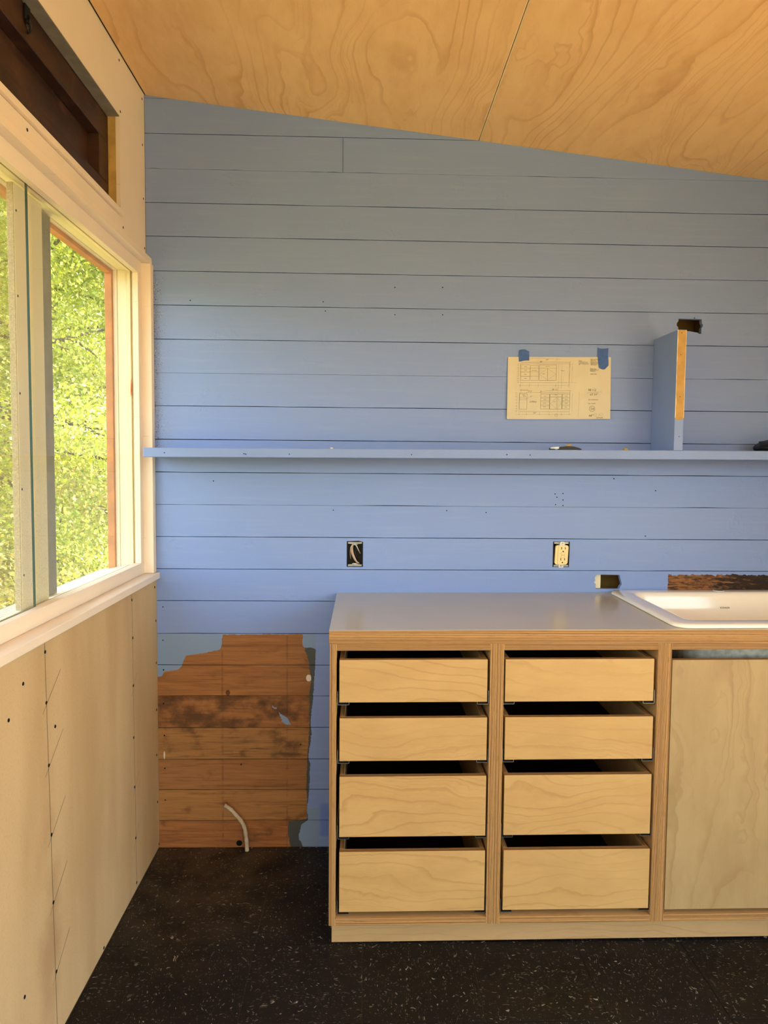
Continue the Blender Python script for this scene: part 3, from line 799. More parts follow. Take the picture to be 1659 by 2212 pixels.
def carcass(name, label, x0, x1, group=None, sink=False):
    c = thing(name, label, 'cabinet', ((x0 + x1) / 2, -0.30, CB), group)
    for a in (x0, x1 - PT): board('side_panel', a + .0002, a + PT - .0002, FY, -0.021, CB, CT, 'x', 'birch_side', ('edge_x', 'edge_x_top'), c)
    board('bottom_panel', x0 + PT, x1 - PT, FY + .0004, -0.021, CB, CB + PT, 'z', 'birch_flat', ('edge_z', 'edge_zy'), c)
    board('top_rail', x0 + PT, x1 - PT, FY + .0004, FY + (0.022 if sink else 0.09), RB, CT - .0004, 'z', 'birch_flat', ('edge_z', 'edge_zy'), c)
    if not sink: board('top_rail', x0 + PT, x1 - PT, -0.11, -0.036, RB, CT - .0004, 'z', 'birch_flat', ('edge_z', 'edge_zy'), c)
    board('back_panel', x0 + PT, x1 - PT, -0.034, -0.0215, CB + PT, CT - .001, 'y', 'drawer_shade', ('edge_y', 'edge_yz'), c)
    return c
def drawer(c, x0, x1, z0, z1, dy=0.0):
    d = empty('drawer', ((x0 + x1) / 2, -0.35, z0), c)
    y0 = FY + 0.0008 + dy; t = 0.0125; back = -0.075
    board('drawer_front', x0, x1, y0, y0 + 0.0185, z0, z1, 'y', 'birch_drawer', ('edge_y', 'edge_yz'), d, 0.0008)
    zb = z0 + 0.014
    for a in (x0 + .001, x1 - t - .001): board('drawer_side', a, a + t, y0 + 0.0187, back, zb, z1, 'x', 'birch_side', ('edge_x', 'edge_x_top'), d)
    board('drawer_back', x0 + t + .001, x1 - t - .001, back - t, back, zb, z1, 'y', 'drawer_shade', ('edge_y', 'edge_y'), d)
    board('drawer_bottom', x0 + t + .001, x1 - t - .001, y0 + 0.0187, back - t - .0002, zb, zb + 0.006, 'z', 'drawer_shade', ('edge_z', 'edge_zy'), d)
    for s_, xe in ((1, x0), (-1, x1)):          # runner clip under each lower corner
        bm = bmesh.new()
        xa = xe - s_ * 0.0045; xi = xe + s_ * 0.0265
        th = 0.0011
        prof = [(xa, z0 + .030), (xa, z0 - .0075), (xi, z0 - .0075), (xi, z0 - .0005)]
        for (p, q) in zip(prof, prof[1:]):
            add_box(bm, min(p[0], q[0]) - th / 2, max(p[0], q[0]) + th / 2, y0 + .004, y0 + .30, min(p[1], q[1]) - th / 2, max(p[1], q[1]) + th / 2)
        tput('runner_clip', bm, 'steel', d)
        bm = bmesh.new(); add_box(bm, min(xa, xi) + .002, max(xa, xi) - .002, y0 + .0200, y0 + .28, z0 - .0065, z0 - .0008)
        tput('runner_rail', bm, 'black_metal', d)
    return d
DR = [(0.7150, 0.8330), (0.5516, 0.6712), (0.3372, 0.5075), (0.1222, 0.2943)]
cab1 = carcass('drawer_cabinet', 'plywood cabinet of four drawers at the free end of the worktop', 0.627, 1.0840, 'four-drawer plywood cabinets')
for (a, b), dx in zip(DR, (-.001, 0, .0005, .001)): drawer(cab1, 0.6548 + dx, 1.0595 + dx, a, b, rng.uniform(0, .002))
cab2 = carcass('drawer_cabinet', 'plywood cabinet of four drawers next to the sink cabinet', 1.0845, 1.5470, 'four-drawer plywood cabinets')
for (a, b), dx in zip(DR, (-.002, 0, .001, .0025)): drawer(cab2, 1.1095 + dx, 1.5205 + dx, a, b, rng.uniform(0, .002))
cab3 = carcass('sink_cabinet', 'plywood sink cabinet with tall pale door panels under the sink', 1.5475, 2.462, sink=True)
for (a, b) in ((1.5685, 2.0035), (2.0060, 2.4405)):
    board('door', a, b, FY + .0010, FY + .0195, 0.1180, 0.8295, 'y', 'birch_door', ('edge_y', 'edge_yz'), cab3, 0.0008)
pl = board('plinth', 0.6335, 2.458, -0.546, -0.527, 0.0015, CB - .001, 'y', 'birch_plinth', ('edge_y', 'edge_yz'), None)
tag(pl, 'long plain plywood plinth under the cabinets on the black floor', 'plinth')
bm = bmesh.new(); add_box(bm, 0.6335, 0.652, -0.5265, -0.03, 0.0015, CB - .001, 0, .0006); o = tput('return', bm, 'birch_side', pl)

# worktop: two layers of plywood under grey laminate, cut out for the sink
def rrect(x0, x1, y0, y1, r, n=6):
    pts = []
    for (cx, cy, a0) in ((x1 - r, y1 - r, 0), (x0 + r, y1 - r, 90), (x0 + r, y0 + r, 180), (x1 - r, y0 + r, 270)):
        for k in range(n + 1):
            a = math.radians(a0 + 90 * k / n); pts.append((cx + r * math.cos(a), cy + r * math.sin(a)))
    return pts
top = thing('worktop', 'long worktop with grey top and striped plywood edge', 'worktop', (1.5, -0.3, CT))
X0, X1, Y0, Y1 = 0.6255, XW - .004, FY - .0008, -0.0016
hole = rrect(1.605, 2.405, -0.570, -0.030, 0.04)
def layer(nm, z0, z1, mats):
    bm = bmesh.new(); plate(bm, [(X0, Y0), (X1, Y0), (X1, Y1), (X0, Y1)], [hole], 2, z0, z1)
    bm.normal_update()
    if len(mats) > 1:
        for f in bm.faces: f.material_index = 0 if abs(f.normal.z) > .5 else (1 if abs(f.normal.y) > .5 else 2)
    return tput(nm, bm, mats, top)
layer('plywood_layer', CT, CT + 0.0182, ['birch_flat', 'edge_z', 'edge_zy'])
layer('plywood_layer', CT + 0.0184, CT + 0.0366, ['birch_flat', 'edge_z', 'edge_zy'])
layer('laminate', CT + 0.0367, CT + 0.0378, ['counter_grey'])

# sink
ZS = CT + 0.0378
sink = thing('sink', 'cream enamelled drop-in sink set in the grey worktop', 'sink', (2.0, -0.3, ZS - .2))
def ring(bm, x0, x1, y0, y1, r, z): return [bm.verts.new((p[0], p[1], z)) for p in rrect(x0, x1, y0, y1, r, 8)]
bm = bmesh.new()
SX0, SX1, SY0, SY1 = 1.579, 2.432, -0.5945, -0.006
BX0, BX1, BY0, BY1 = 1.640, 2.372, -0.528, -0.075
R = []
def rim(d, z, r): R.append(ring(bm, SX0 + d, SX1 - d, SY0 + d, SY1 - d, r, z))
def bowl(d, z, r): R.append(ring(bm, BX0 + d, BX1 - d, BY0 + d, BY1 - d, r, z))
rim(0.040, ZS - .004, .03); rim(0.040, ZS + .0005, .03); rim(0.002, ZS + .0005, .042); rim(0.0, ZS + .003, .045); rim(0.0015, ZS + .0075, .044); rim(0.006, ZS + .0108, .040); rim(0.013, ZS + .0120, .036)
bowl(-0.012, ZS + .0120, .034); bowl(-0.004, ZS + .0105, .036); bowl(0.002, ZS + .0060, .038); bowl(0.006, ZS - .004, .042); bowl(0.012, ZS - .06, .05); bowl(0.02, ZS - .15, .06); bowl(0.035, ZS - .185, .07); bowl(0.07, ZS - .200, .07)
bowl(0.2, ZS - .205, .02)
bowl(0.2, ZS - .214, .02); bowl(0.06, ZS - .210, .07); bowl(0.024, ZS - .193, .07); bowl(0.008, ZS - .15, .06); bowl(0.0, ZS - .06, .05); bowl(-0.006, ZS - .012, .04)
nb = 15
for i in range(len(R)):
    A, B = R[i], R[(i + 1) % len(R)]
    n = len(A)
    if i == nb: continue
    for k in range(n):
        f = bm.faces.new([A[k], A[(k + 1) % n], B[(k + 1) % n], B[k]]); f.material_index = 1 if i > nb else 0
f = bm.faces.new(R[nb]); f = bm.faces.new(R[nb + 1]); f.material_index = 1
tput('basin', bm, ['enamel', 'iron_under'], sink, smooth=True)
bm = bmesh.new(); zt = ZS + .0122
add_cyl(bm, (1.959, -0.040, zt), (0, 0, 1), 0.019, 0.0012, 24); tput('tap_hole_rim', bm, 'enamel', sink)
bm = bmesh.new(); add_cyl(bm, (1.959, -0.040, zt + .0013), (0, 0, 1), 0.0145, 0.0004, 24); tput('tap_hole_cover', bm, 'zinc', sink)

# ------------------------------------------------------------------ lettering helper
def text_verts(body, size, width=None):
    cu = bpy.data.curves.new('lettering', 'FONT'); cu.body = body; cu.size = size; cu.resolution_u = 2
    o = bpy.data.objects.new('lettering', cu); COL.objects.link(o)
    dg = bpy.context.evaluated_depsgraph_get(); me = bpy.data.meshes.new_from_object(o.evaluated_get(dg))
    vsx = [v.co.copy() for v in me.vertices]; fcs = [tuple(p.vertices) for p in me.polygons]
    bpy.data.objects.remove(o); bpy.data.curves.remove(cu); bpy.data.meshes.remove(me)
    if width and vsx:
        w = max(v.x for v in vsx) - min(v.x for v in vsx)
        for v in vsx: v.x *= width / w
    return vsx, fcs
def add_text(bm, body, size, fn, width=None, slant=0.0, rot=0.0):
    vs0, fc = text_verts(body, size, width); nv = []
    for v in vs0:
        x = v.x + v.y * slant; y = v.y
        nv.append(bm.verts.new(fn(x * math.cos(rot) - y * math.sin(rot), x * math.sin(rot) + y * math.cos(rot))))
    for f in fc:
        try: bm.faces.new([nv[i] for i in f])
        except ValueError: pass
# maker's name on the far wall of the bowl
bm = bmesh.new()
zk = 0.8805 + .0055 * -1.33
add_text(bm, 'KOHLER', 0.0085, lambda x, y: (1.943 + x, -0.0895, zk + y), 0.033)
tput('lettering', bm, 'ink_bold', sink)

# ------------------------------------------------------------------ shelf, upright board and what lies on the shelf
shelf = thing('wall_shelf', 'long narrow blue painted shelf across the plank wall', 'shelf', (1.2, -0.1, 1.381))
SH0, SH1 = 1.3815, 1.4108
def sz(x): return 0.0040 * x
bm = bmesh.new(); add_box(bm, 0.0155, XW - .003, -0.200, -0.0012, SH0, SH1, 0, 0.0015)
for v in bm.verts: v.co.z += sz(v.co.x)
put('shelf_board', bm, 'blue_paint', shelf)
bm = bmesh.new()
for (x, z) in [(.083, 1.3954), (.3346, 1.3947), (.3405, 1.3933), (.4787, 1.3945), (.8691, 1.3966), (1.1761, 1.3994), (1.251, 1.3986)]: add_cyl(bm, (x, -0.2008, z), (0, 1, 0), .0018, .001, 8)
put('nail_holes', bm, 'hole_dark', shelf, kind='stuff')
zs_ = SH1 + sz(1.735) + .0004
up = thing('upright_board', 'blue board standing upright on the shelf with a raw wood front edge', 'board', (1.735, -0.1, zs_))
bm = bmesh.new(); add_box(bm, 1.7185, 1.7475, -0.1985, -0.0015, zs_, 1.8035, 0, 0.0008); put('board', bm, 'blue_paint', up)
bm = bmesh.new()
zb0 = 1.519
left = [(1.7190 + rng.uniform(0, .0022), z) for z in np.linspace(1.802, zb0, 22)]
right = [(1.7472 - rng.uniform(0, .0010), z) for z in np.linspace(zb0, 1.802, 22)]
bott = [(1.7250, zb0 - .003), (1.7330, zb0 - .0035), (1.7410, zb0 - .001)]
prism(bm, left + bott + right, 1, -0.1996, -0.1984); put('bare_edge', bm, 'raw_pine', up)
for sd in (0, 1):                              # ragged pale paint line along both arrises
    bm = bmesh.new(); xs = 1.7186 if sd == 0 else 1.7462
    pts = [(xs, z) for z in np.linspace(1.803, 1.523, 20)] + [(xs + .0012 + rng.uniform(-.0006, .0014) * (1 if sd == 0 else 0), z) for z in np.linspace(1.523, 1.803, 20)]
    prism(bm, pts, 1, -0.2001, -0.1984); put('paint_line', bm, 'paint_edge', up)
bm = bmesh.new()
for (x, z) in [(1.7319, 1.7933), (1.7312, 1.7244), (1.7328, 1.5903), (1.7341, 1.4626)]: add_cyl(bm, (x, -0.2003, z), (0, 1, 0), .0013, .0012, 8)
put('nail_holes', bm, 'hole_dark', up, kind='stuff')

zt_ = SH1 + sz(1.39) + .0006
kn = thing('scraper', 'small black handled scraper lying flat on the blue shelf', 'tool', (1.39, -0.11, zt_))
bm = bmesh.new()
prof = [(1.366, zt_), (1.439, zt_), (1.440, zt_ + .004), (1.432, zt_ + .008), (1.414, zt_ + .0125), (1.392, zt_ + .0135), (1.374, zt_ + .0115), (1.366, zt_ + .009)]
prism(bm, prof, 1, -0.124, -0.100); put('handle', bm, 'black_plastic', kn)
bm = bmesh.new(); prism(bm, [(1.336, zt_ + .005), (1.3655, zt_ + .004), (1.3655, zt_ + .0115), (1.337, zt_ + .0085)], 1, -0.120, -0.104); put('blade', bm, 'steel', kn)
bm = bmesh.new(); prism(bm, [(1.336, zt_), (1.352, zt_ + .0005), (1.352, zt_ + .0048), (1.335, zt_ + .0052)], 1, -0.119, -0.105); put('tip', bm, 'black_plastic', kn)
bm = bmesh.new(); prism(bm, [(1.388, zt_ + .0138), (1.394, zt_ + .0185), (1.403, zt_ + .0215), (1.408, zt_ + .0195), (1.404, zt_ + .0155), (1.400, zt_ + .0138)], 1, -0.118, -0.106); put('lever', bm, 'jamb_raw', kn)
zt2 = SH1 + sz(1.60) + .0006
bm = bmesh.new(); prism(bm, [(1.594, zt2), (1.609, zt2), (1.607, zt2 + .007), (1.600, zt2 + .009), (1.595, zt2 + .006)], 1, -0.09, -0.07)
tag(put('wood_scrap', bm, 'jamb_raw'), 'tiny tan wood scrap on the shelf beside the upright board', 'scrap')
zt3 = SH1 + sz(.63) + .0006
bm = bmesh.new(); prism(bm, [(.606, zt3), (.616, zt3), (.614, zt3 + .0045), (.608, zt3 + .005)], 1, -0.14, -0.13)
tag(put('paint_crumb', bm, 'paint_edge'), 'tiny pale crumb alone on the long blue shelf', 'scrap')
zt4 = SH1 + sz(2.05) + .0006
bk = thing('knit_cap', 'black lump like a knit cap at the end of the shelf', 'cap', (2.12, -0.10, zt4))
bm = bmesh.new(); bmesh.ops.create_uvsphere(bm, u_segments=20, v_segments=10, radius=1.0)
for v in bm.verts:
    k = 1 + 0.12 * math.sin(v.co.x * 9 + v.co.z * 5) * math.cos(v.co.y * 7)
    v.co = Vector((2.125 + v.co.x * .085 * k, -0.10 + v.co.y * .07 * k, zt4 + (max(v.co.z, -.35) + .35) * .032 * k))
put('cloth', bm, 'black_plastic', bk, smooth=True)

# ------------------------------------------------------------------ drawing taped to the wall
PX0, PX1, PZ0, PZ1 = 1.2110, 1.5690, 1.5262, 1.7402
def py(x, z):
    u = (x - (PX0 + PX1) / 2) / .179; w = (z - PZ0) / .214
    return -0.0022 - 0.0065 * u * u * (1.05 - w * .8) - 0.0012 * math.sin(u * 5 + w * 2) ** 2
def pp(u, v):
    """u 0..1 across, v 0..1 up the sheet (slightly skewed as taped)"""
    x = PX0 + u * (PX1 - PX0) + (1 - v) * (-.0012 + .0024 * u); z = PZ0 + v * (PZ1 - PZ0) + u * (.0042 - .0008 * v) - .002
    return x, z
paper = thing('drawing_sheet', 'cream sheet with cabinet drawings taped to the blue planks', 'paper', ((PX0 + PX1) / 2, -0.003, PZ0))
bm = bmesh.new(); NX, NZ = 24, 12
G = [[None] * (NZ + 1) for _ in range(NX + 1)]; H = [[None] * (NZ + 1) for _ in range(NX + 1)]
for i in range(NX + 1):
    for j in range(NZ + 1):
        x, z = pp(i / NX, j / NZ); y = py(x, z)
        G[i][j] = bm.verts.new((x, y, z)); H[i][j] = bm.verts.new((x, y + .0003, z))
for i in range(NX):
    for j in range(NZ):
        bm.faces.new([G[i][j], G[i + 1][j], G[i + 1][j + 1], G[i][j + 1]]); bm.faces.new([H[i][j], H[i][j + 1], H[i + 1][j + 1], H[i + 1][j]])
edge = [(i, 0) for i in range(NX)] + [(NX, j) for j in range(NZ)] + [(i, NZ) for i in range(NX, 0, -1)] + [(0, j) for j in range(NZ, 0, -1)]
for a, b in zip(edge, edge[1:] + edge[:1]): bm.faces.new([G[a[0]][a[1]], G[b[0]][b[1]], H[b[0]][b[1]], H[a[0]][a[1]]])
put('sheet', bm, 'paper', paper)
# crop-pixel frame of the sheet: u from 112..1522 of 1659, v from 200..1055 of 1149
def cu_(a, b): return ((a - 112 + (b - 200) / 855 * 22 * 0) / 1405.0, 1 - (b - 200) / 855.0)
bml = bmesh.new()
def stroke(bm, a, b, w):
    u0, v0 = cu_(*a); u1, v1 = cu_(*b); n = max(1, int(max(abs(u1 - u0), abs(v1 - v0)) * 14))
    P = [pp(u0 + (u1 - u0) * k / n, v0 + (v1 - v0) * k / n) for k in range(n + 1)]
    d = Vector((P[-1][0] - P[0][0], P[-1][1] - P[0][1]))
    if d.length < 1e-6: return
    nrm = Vector((-d.y, d.x)).normalized() * w / 2
    pr = None
    for (x, z) in P:
        cur = [bm.verts.new((x + s_ * nrm.x, py(x, z) - .00035, z + s_ * nrm.y)) for s_ in (1, -1)]
        if pr: bm.faces.new([pr[0], cur[0], cur[1], pr[1]])
        pr = cur
TH, MD, BD = .00028, .00045, .0007
def rect(x0, y0, x1, y1, w=MD):
    for a, b in (((x0, y0), (x1, y0)), ((x1, y0), (x1, y1)), ((x1, y1), (x0, y1)), ((x0, y1), (x0, y0))): stroke(bml, a, b, w)
def ln(*p, w=TH):
    for a, b in zip(p, p[1:]): stroke(bml, a, b, w)
# upper elevation
ln((265, 297), (1010, 297)); ln((255, 552), (1050, 552)); rect(290, 310, 412, 520); rect(422, 318, 532, 520); rect(542, 310, 775, 520, BD); rect(285, 282, 955, 552)
for y in (355, 405, 465): ln((290, y), (532, y), w=MD)
for y in (367, 410, 470): ln((290, y), (412, y))
ln((542, 355), (775, 355), w=MD); ln((655, 355), (655, 520), w=BD)
ln((548, 435), (650, 362)); ln((548, 435), (650, 512)); ln((770, 435), (662, 362)); ln((770, 435), (662, 512))
ln((805, 300), (805, 640)); ln((848, 300), (845, 640)); ln((958, 285), (948, 552), w=MD)
ln((265, 590), (965, 590)); ln((995, 290), (990, 555)); ln((262, 290), (258, 555))
for x in (285, 412, 532, 772, 948): ln((x, 560), (x, 620)); ln((x - 5, 595), (x + 5, 585), w=MD)
for y in (297, 320, 345, 360, 380, 405, 435, 465, 495, 520, 545): ln((240, y), (268, y), w=MD)
# lower elevation
rect(280, 705, 382, 918, BD); rect(570, 708, 692, 912, BD); rect(697, 708, 858, 915, BD); rect(865, 708, 965, 912, BD); rect(275, 690, 965, 950)
for y in (752, 770, 788): ln((280, y), (382, y), w=MD)
for y in (755, 770, 800, 815, 857, 870): ln((570, y), (692, y), w=MD); ln((865, y), (965, y), w=MD)
ln((697, 750), (858, 750), w=BD); ln((790, 750), (788, 915), w=MD)
ln((705, 840), (782, 758)); ln((705, 840), (782, 908)); ln((852, 840), (795, 758)); ln((852, 840), (795, 908))
ln((240, 990), (990, 990)); ln((1003, 692), (998, 955)); ln((250, 690), (245, 955))
for x in (278, 380, 560, 690, 858, 962): ln((x, 955), (x, 1005)); ln((x - 5, 995), (x + 5, 985), w=MD)
for y in (692, 710, 735, 752, 788, 830, 870, 910, 935, 952): ln((222, y), (250, y), w=MD)
ln((1095, 672), (1085, 1025)); ln((805, 560), (800, 1050))
put('printed_drawing', bml, 'ink', paper, kind='stuff')
# printed words
bmt = bmesh.new()
def words(a, b, body, wpx, hpx=26):
    u0, v0 = cu_(a, b); sc = 0.358 / 1405.0
    def fn(x, y):
        px_, pz_ = pp(u0, v0); px_ += x; pz_ += y
        return (px_, py(px_, pz_) - .0004, pz_)
    add_text(bmt, body, hpx * sc * 1.15, fn, wpx * sc)
words(1238, 235, 'Cape Cod Modern', 110, 18); words(1238, 252, 'House Trust', 72, 18); words(1238, 270, 'P.O. Box 1191', 84, 16); words(1238, 284, 'Wellfleet MA 02667', 105, 16); words(1238, 298, 'info@ccmht.org', 90, 15); words(1238, 313, '774 722 3644', 76, 15)
words(1078, 258, 'Notes', 40, 18); words(1078, 272, 'All cabinets 18mm birch plywood,', 132, 12); words(1078, 286, 'see plan and sections for sizes', 122, 12); words(1078, 298, 'drawers on full extension runners', 138, 12); words(1078, 310, 'TBC', 16, 12)
words(1236, 368, 'Breuer House', 84, 18); words(1236, 384, 'Box Brook Pond Rd', 112, 16); words(1236, 400, 'Wellfleet MA', 70, 16); words(1234, 440, 'CABINET DETAILS', 92, 16)
words(1218, 791, 'Scale: See Dimensions', 132, 16); words(1218, 846, 'Date: 7.10.2020', 96, 16); words(1253, 925, 'D4', 42, 34)
words(288, 660, 'EAST ELEVATION', 108, 14)
for (a, b) in [(336, 340), (336, 388), (336, 442), (336, 498), (330, 742), (318, 725), (610, 742), (610, 788), (606, 838), (604, 888), (898, 742), (898, 788), (898, 838), (898, 892)]: words(a, b, 'DRAWER', 36, 11)
words(440, 390, 'OPEN SHELVES', 70, 11); words(628, 334, 'SINK FRONT', 56, 11); words(586, 434, 'DOOR', 32, 11); words(834, 392, 'FRIDGE', 50, 11); words(742, 817, 'DOOR', 32, 11); words(760, 722, 'SINK', 36, 11)
ring_ = [(1272 + 38 * math.cos(t), 912 + 38 * math.sin(t)) for t in np.linspace(0, 2 * math.pi, 25)]
for a, b in zip(ring_, ring_[1:]): stroke(bmt, a, b, .0008)
put('printed_words', bmt, 'ink_bold', paper, kind='stuff')
# pencilled notes and dimensions
bmp = bmesh.new(); bmt_keep = bmp
def pen(*p, w=.0004):
    for a, b in zip(p, p[1:]): stroke(bmp, a, b, w)
def hand(a, b, body, hpx, slant=0.25, wpx=None):
    u0, v0 = cu_(a, b); sc = 0.358 / 1405.0
    def fn(x, y):
        px_, pz_ = pp(u0, v0); px_ += x; pz_ += y
        return (px_, py(px_, pz_) - .0004, pz_)
    add_text(bmp, body, hpx * sc * 1.3, fn, wpx * sc if wpx else None, slant)
pen((275, 238), (340, 226), (470, 220), (640, 222), (830, 230), w=.0005); pen((300, 278), (520, 268), (760, 265), (965, 272), w=.0005); pen((780, 218), (782, 250)); pen((970, 262), (952, 285), w=.0006); pen((298, 225), (296, 250)); pen((948, 560), (958, 568), (948, 578))
hand(628, 248, '59"', 22); hand(545, 275, '98"', 22); hand(720, 655, '58 1/2', 24, .2, 70); hand(468, 978, '24"', 24); hand(400, 680, '8 1/2', 22, .2, 42); hand(425, 752, '5"', 22); hand(415, 825, '(OPEN)', 24, .3, 92)
pen((365, 692), (402, 668)); pen((358, 778), (420, 750)); pen((570, 672), (700, 662), (968, 664), w=.0005); pen((556, 690), (574, 658), w=.0007); pen((572, 660), (572, 700), w=.0007); pen((968, 655), (968, 690), w=.0007)
el = [(786 + 18 * math.cos(t), 998 + 20 * math.sin(t)) for t in np.linspace(0, 2 * math.pi, 15)]; pen(*el, w=.0006); pen((778, 1000), (794, 998))
hand(1208, 668, '98 1/2', 34, .2, 108); pen((1196, 694), (1300, 688), (1396, 678), w=.0005); hand(1238, 728, '60 59"', 30, .2, 102)
hand(1222, 1022, '48"', 34, .3, 62); el = [(1320 + 22 * math.cos(t), 996 + 20 * math.sin(t)) for t in np.linspace(0, 2 * math.pi, 15)]; pen(*el); pen((1312, 996), (1328, 996)); el = [(1394 + 28 * math.cos(t), 990 + 16 * math.sin(t)) for t in np.linspace(0, 2 * math.pi, 15)]; pen(*el); pen((1358, 1000), (1380, 992)); hand(1325, 1045, 'SINK', 22, .3, 96)
put('pencil_notes', bmp, 'graphite', paper, kind='stuff')
# two strips of blue masking tape
def tape(pts, label):
    bm = bmesh.new(); n = len(pts)
    f = [bm.verts.new((x, min(py(min(max(x, PX0), PX1), z) if z < 1.742 else -0.0014, -0.0012) - .0022, z)) for x, z in pts]
    b = [bm.verts.new((v.co.x, v.co.y + .00018, v.co.z)) for v in f]
    for t in tessellate_polygon([[Vector((x, z, 0)) for x, z in pts]]):
        bm.faces.new([f[i] for i in t]); bm.faces.new([b[i] for i in t])
    for i in range(n): bm.faces.new([f[i], f[(i + 1) % n], b[(i + 1) % n], b[i]])
    return tag(put('masking_tape', bm, 'tape_blue'), label, 'tape', 'blue tape on the drawing')
tape([(1.2480, 1.7440), (1.2485, 1.7220), (1.2560, 1.7228), (1.2640, 1.7250), (1.2720, 1.7262), (1.2840, 1.7268), (1.2845, 1.7440), (1.2838, 1.7580), (1.2790, 1.7600), (1.2700, 1.7642), (1.2600, 1.7646), (1.2530, 1.7625), (1.2484, 1.7610)], 'short stubby strip of blue tape on the upper corner nearer the window')
tape([(1.5225, 1.7440), (1.5245, 1.7200), (1.5275, 1.7040), (1.5330, 1.7010), (1.5410, 1.6985), (1.5480, 1.6995), (1.5540, 1.7060), (1.5605, 1.7130), (1.5600, 1.7300), (1.5590, 1.7440), (1.5590, 1.7726), (1.5520, 1.7712), (1.5440, 1.7705), (1.5320, 1.7705), (1.5225, 1.7732)], 'longer strip of blue tape with pointed lower end, nearer the upright board')

# ------------------------------------------------------------------ boxes in the wall
def outlet_box(name, label, x0, x1, z0, z1):
    t = thing(name, label, 'outlet box', ((x0 + x1) / 2, 0.02, z0), 'metal outlet boxes in the plank wall')
    bm = bmesh.new(); w = 0.0012
    add_box(bm, x0, x0 + w, 0.001, 0.062, z0, z1); add_box(bm, x1 - w, x1, 0.001, 0.062, z0, z1)
    add_box(bm, x0 + w, x1 - w, 0.001, 0.062, z0, z0 + w); add_box(bm, x0 + w, x1 - w, 0.001, 0.062, z1 - w, z1); add_box(bm, x0 + w, x1 - w, 0.061, 0.062, z0 + w, z1 - w)
    put('metal_box', bm, 'shaded_box_steel', t)
    cx = (x0 + x1) / 2
    for zz, sg in ((z0 + w, 1), (z1 - w, -1)):
        bm = bmesh.new()
        prism(bm, [(x0 + .003, zz), (x1 - .003, zz), (x1 - .003, zz + sg * .006), (cx + .010, zz + sg * .007), (cx + .007, zz + sg * .011), (cx - .007, zz + sg * .011), (cx - .010, zz + sg * .007), (x0 + .003, zz + sg * .006)], 1, 0.0012, 0.0022)
        put('mounting_ear', bm, 'zinc', t)
        bm = bmesh.new(); add_cyl(bm, (cx, 0.0011, zz + sg * .0075), (0, -1, 0), .0022, .0012, 10); put('screw', bm, 'steel', t)
    return t
b1 = outlet_box('junction_box', 'open metal junction box with loose wires in the blue planks', .6605, .7145, 1.0075, 1.0945)
def wire(mt, pts, r=.0017):
    bm = bmesh.new(); add_tube(bm, spline(pts, 6), r, 7); put('wire', bm, mt, b1)
wire('wire_white', [(.672, .045, 1.030), (.671, .016, 1.055), (.674, .008, 1.075), (.682, .006, 1.085), (.692, .008, 1.080), (.700, .014, 1.064), (.706, .030, 1.05)])
wire('wire_pink', [(.690, .048, 1.092), (.677, .018, 1.078), (.675, .006, 1.066), (.679, .004, 1.048), (.688, .004, 1.030), (.698, .008, 1.019), (.703, .020, 1.016)], .0022)
wire('wire_white', [(.694, .046, 1.092), (.681, .020, 1.080), (.679, .009, 1.064), (.684, .006, 1.045), (.693, .007, 1.026), (.701, .014, 1.018)], .0020)
wire('wire_black', [(.684, .050, 1.09), (.686, .022, 1.07), (.692, .016, 1.045), (.700, .030, 1.02)], .0022)
b2 = outlet_box('gfci_outlet', 'ivory outlet with six slots mounted in a metal box without cover plate', 1.3845, 1.4415, 1.0095, 1.0985)
def rbox2(cx, cz, w, h, r, skew=0.0):
    pts = rrect(cx - w / 2, cx + w / 2, cz - h / 2, cz + h / 2, r, 4); return [(x + (z - cz) * skew, z) for x, z in pts]
GX, GZ, SKW = 1.4125, 1.0525, 0.045
def gx(dx, dz): return (GX + dx + dz * SKW, GZ + dz)
bm = bmesh.new(); prism(bm, rbox2(GX + .001, GZ, .0455, .068, .008, SKW), 1, -0.004, 0.012)
bmesh.ops.bevel(bm, geom=[e for e in bm.edges if all(abs(v.co.y + .004) < 1e-6 for v in e.verts) and len(e.link_faces) == 2 and e.calc_face_angle(0) > .3], offset=.0018, segments=2, affect='EDGES'); put('body', bm, 'ivory', b2)
bm = bmesh.new(); prism(bm, rbox2(GX + .0045, GZ, .034, .0655, .006, SKW), 1, -0.0072, -0.0039); put('face', bm, 'ivory', b2)
for dz in (.0195, -.0195):
    for dx, hh in ((-.0018, .0085), (.0112, .0072)):
        bm = bmesh.new(); c = gx(dx, dz + .0045); add_box(bm, c[0] - .0011, c[0] + .0011, -.0077, -.0068, c[1] - hh / 2, c[1] + hh / 2); put('slot', bm, 'slot_dark', b2)
    bm = bmesh.new(); c = gx(.0045, dz - .0070); add_cyl(bm, (c[0], -.0077, c[1]), (0, 1, 0), .0023, .0009, 12); put('ground_hole', bm, 'hole_dark', b2)
for dz in (.0052, -.0058):
    bm = bmesh.new(); c = gx(.0045, dz); prism(bm, rbox2(c[0], c[1], .0115, .0085, .0012, SKW), 1, -0.0082, -0.0071); put('button', bm, 'ivory', b2)
    bm = bmesh.new(); prism(bm, rbox2(c[0], c[1], .0130, .0100, .0014, SKW), 1, -0.0076, -0.0071); put('button_rim', bm, 'ivory_groove', b2)
bm = bmesh.new(); c = gx(-.006, .005); add_cyl(bm, (c[0], -.0078, c[1]), (0, 1, 0), .0012, .0008, 8); put('pilot_light', bm, 'ivory_groove', b2)
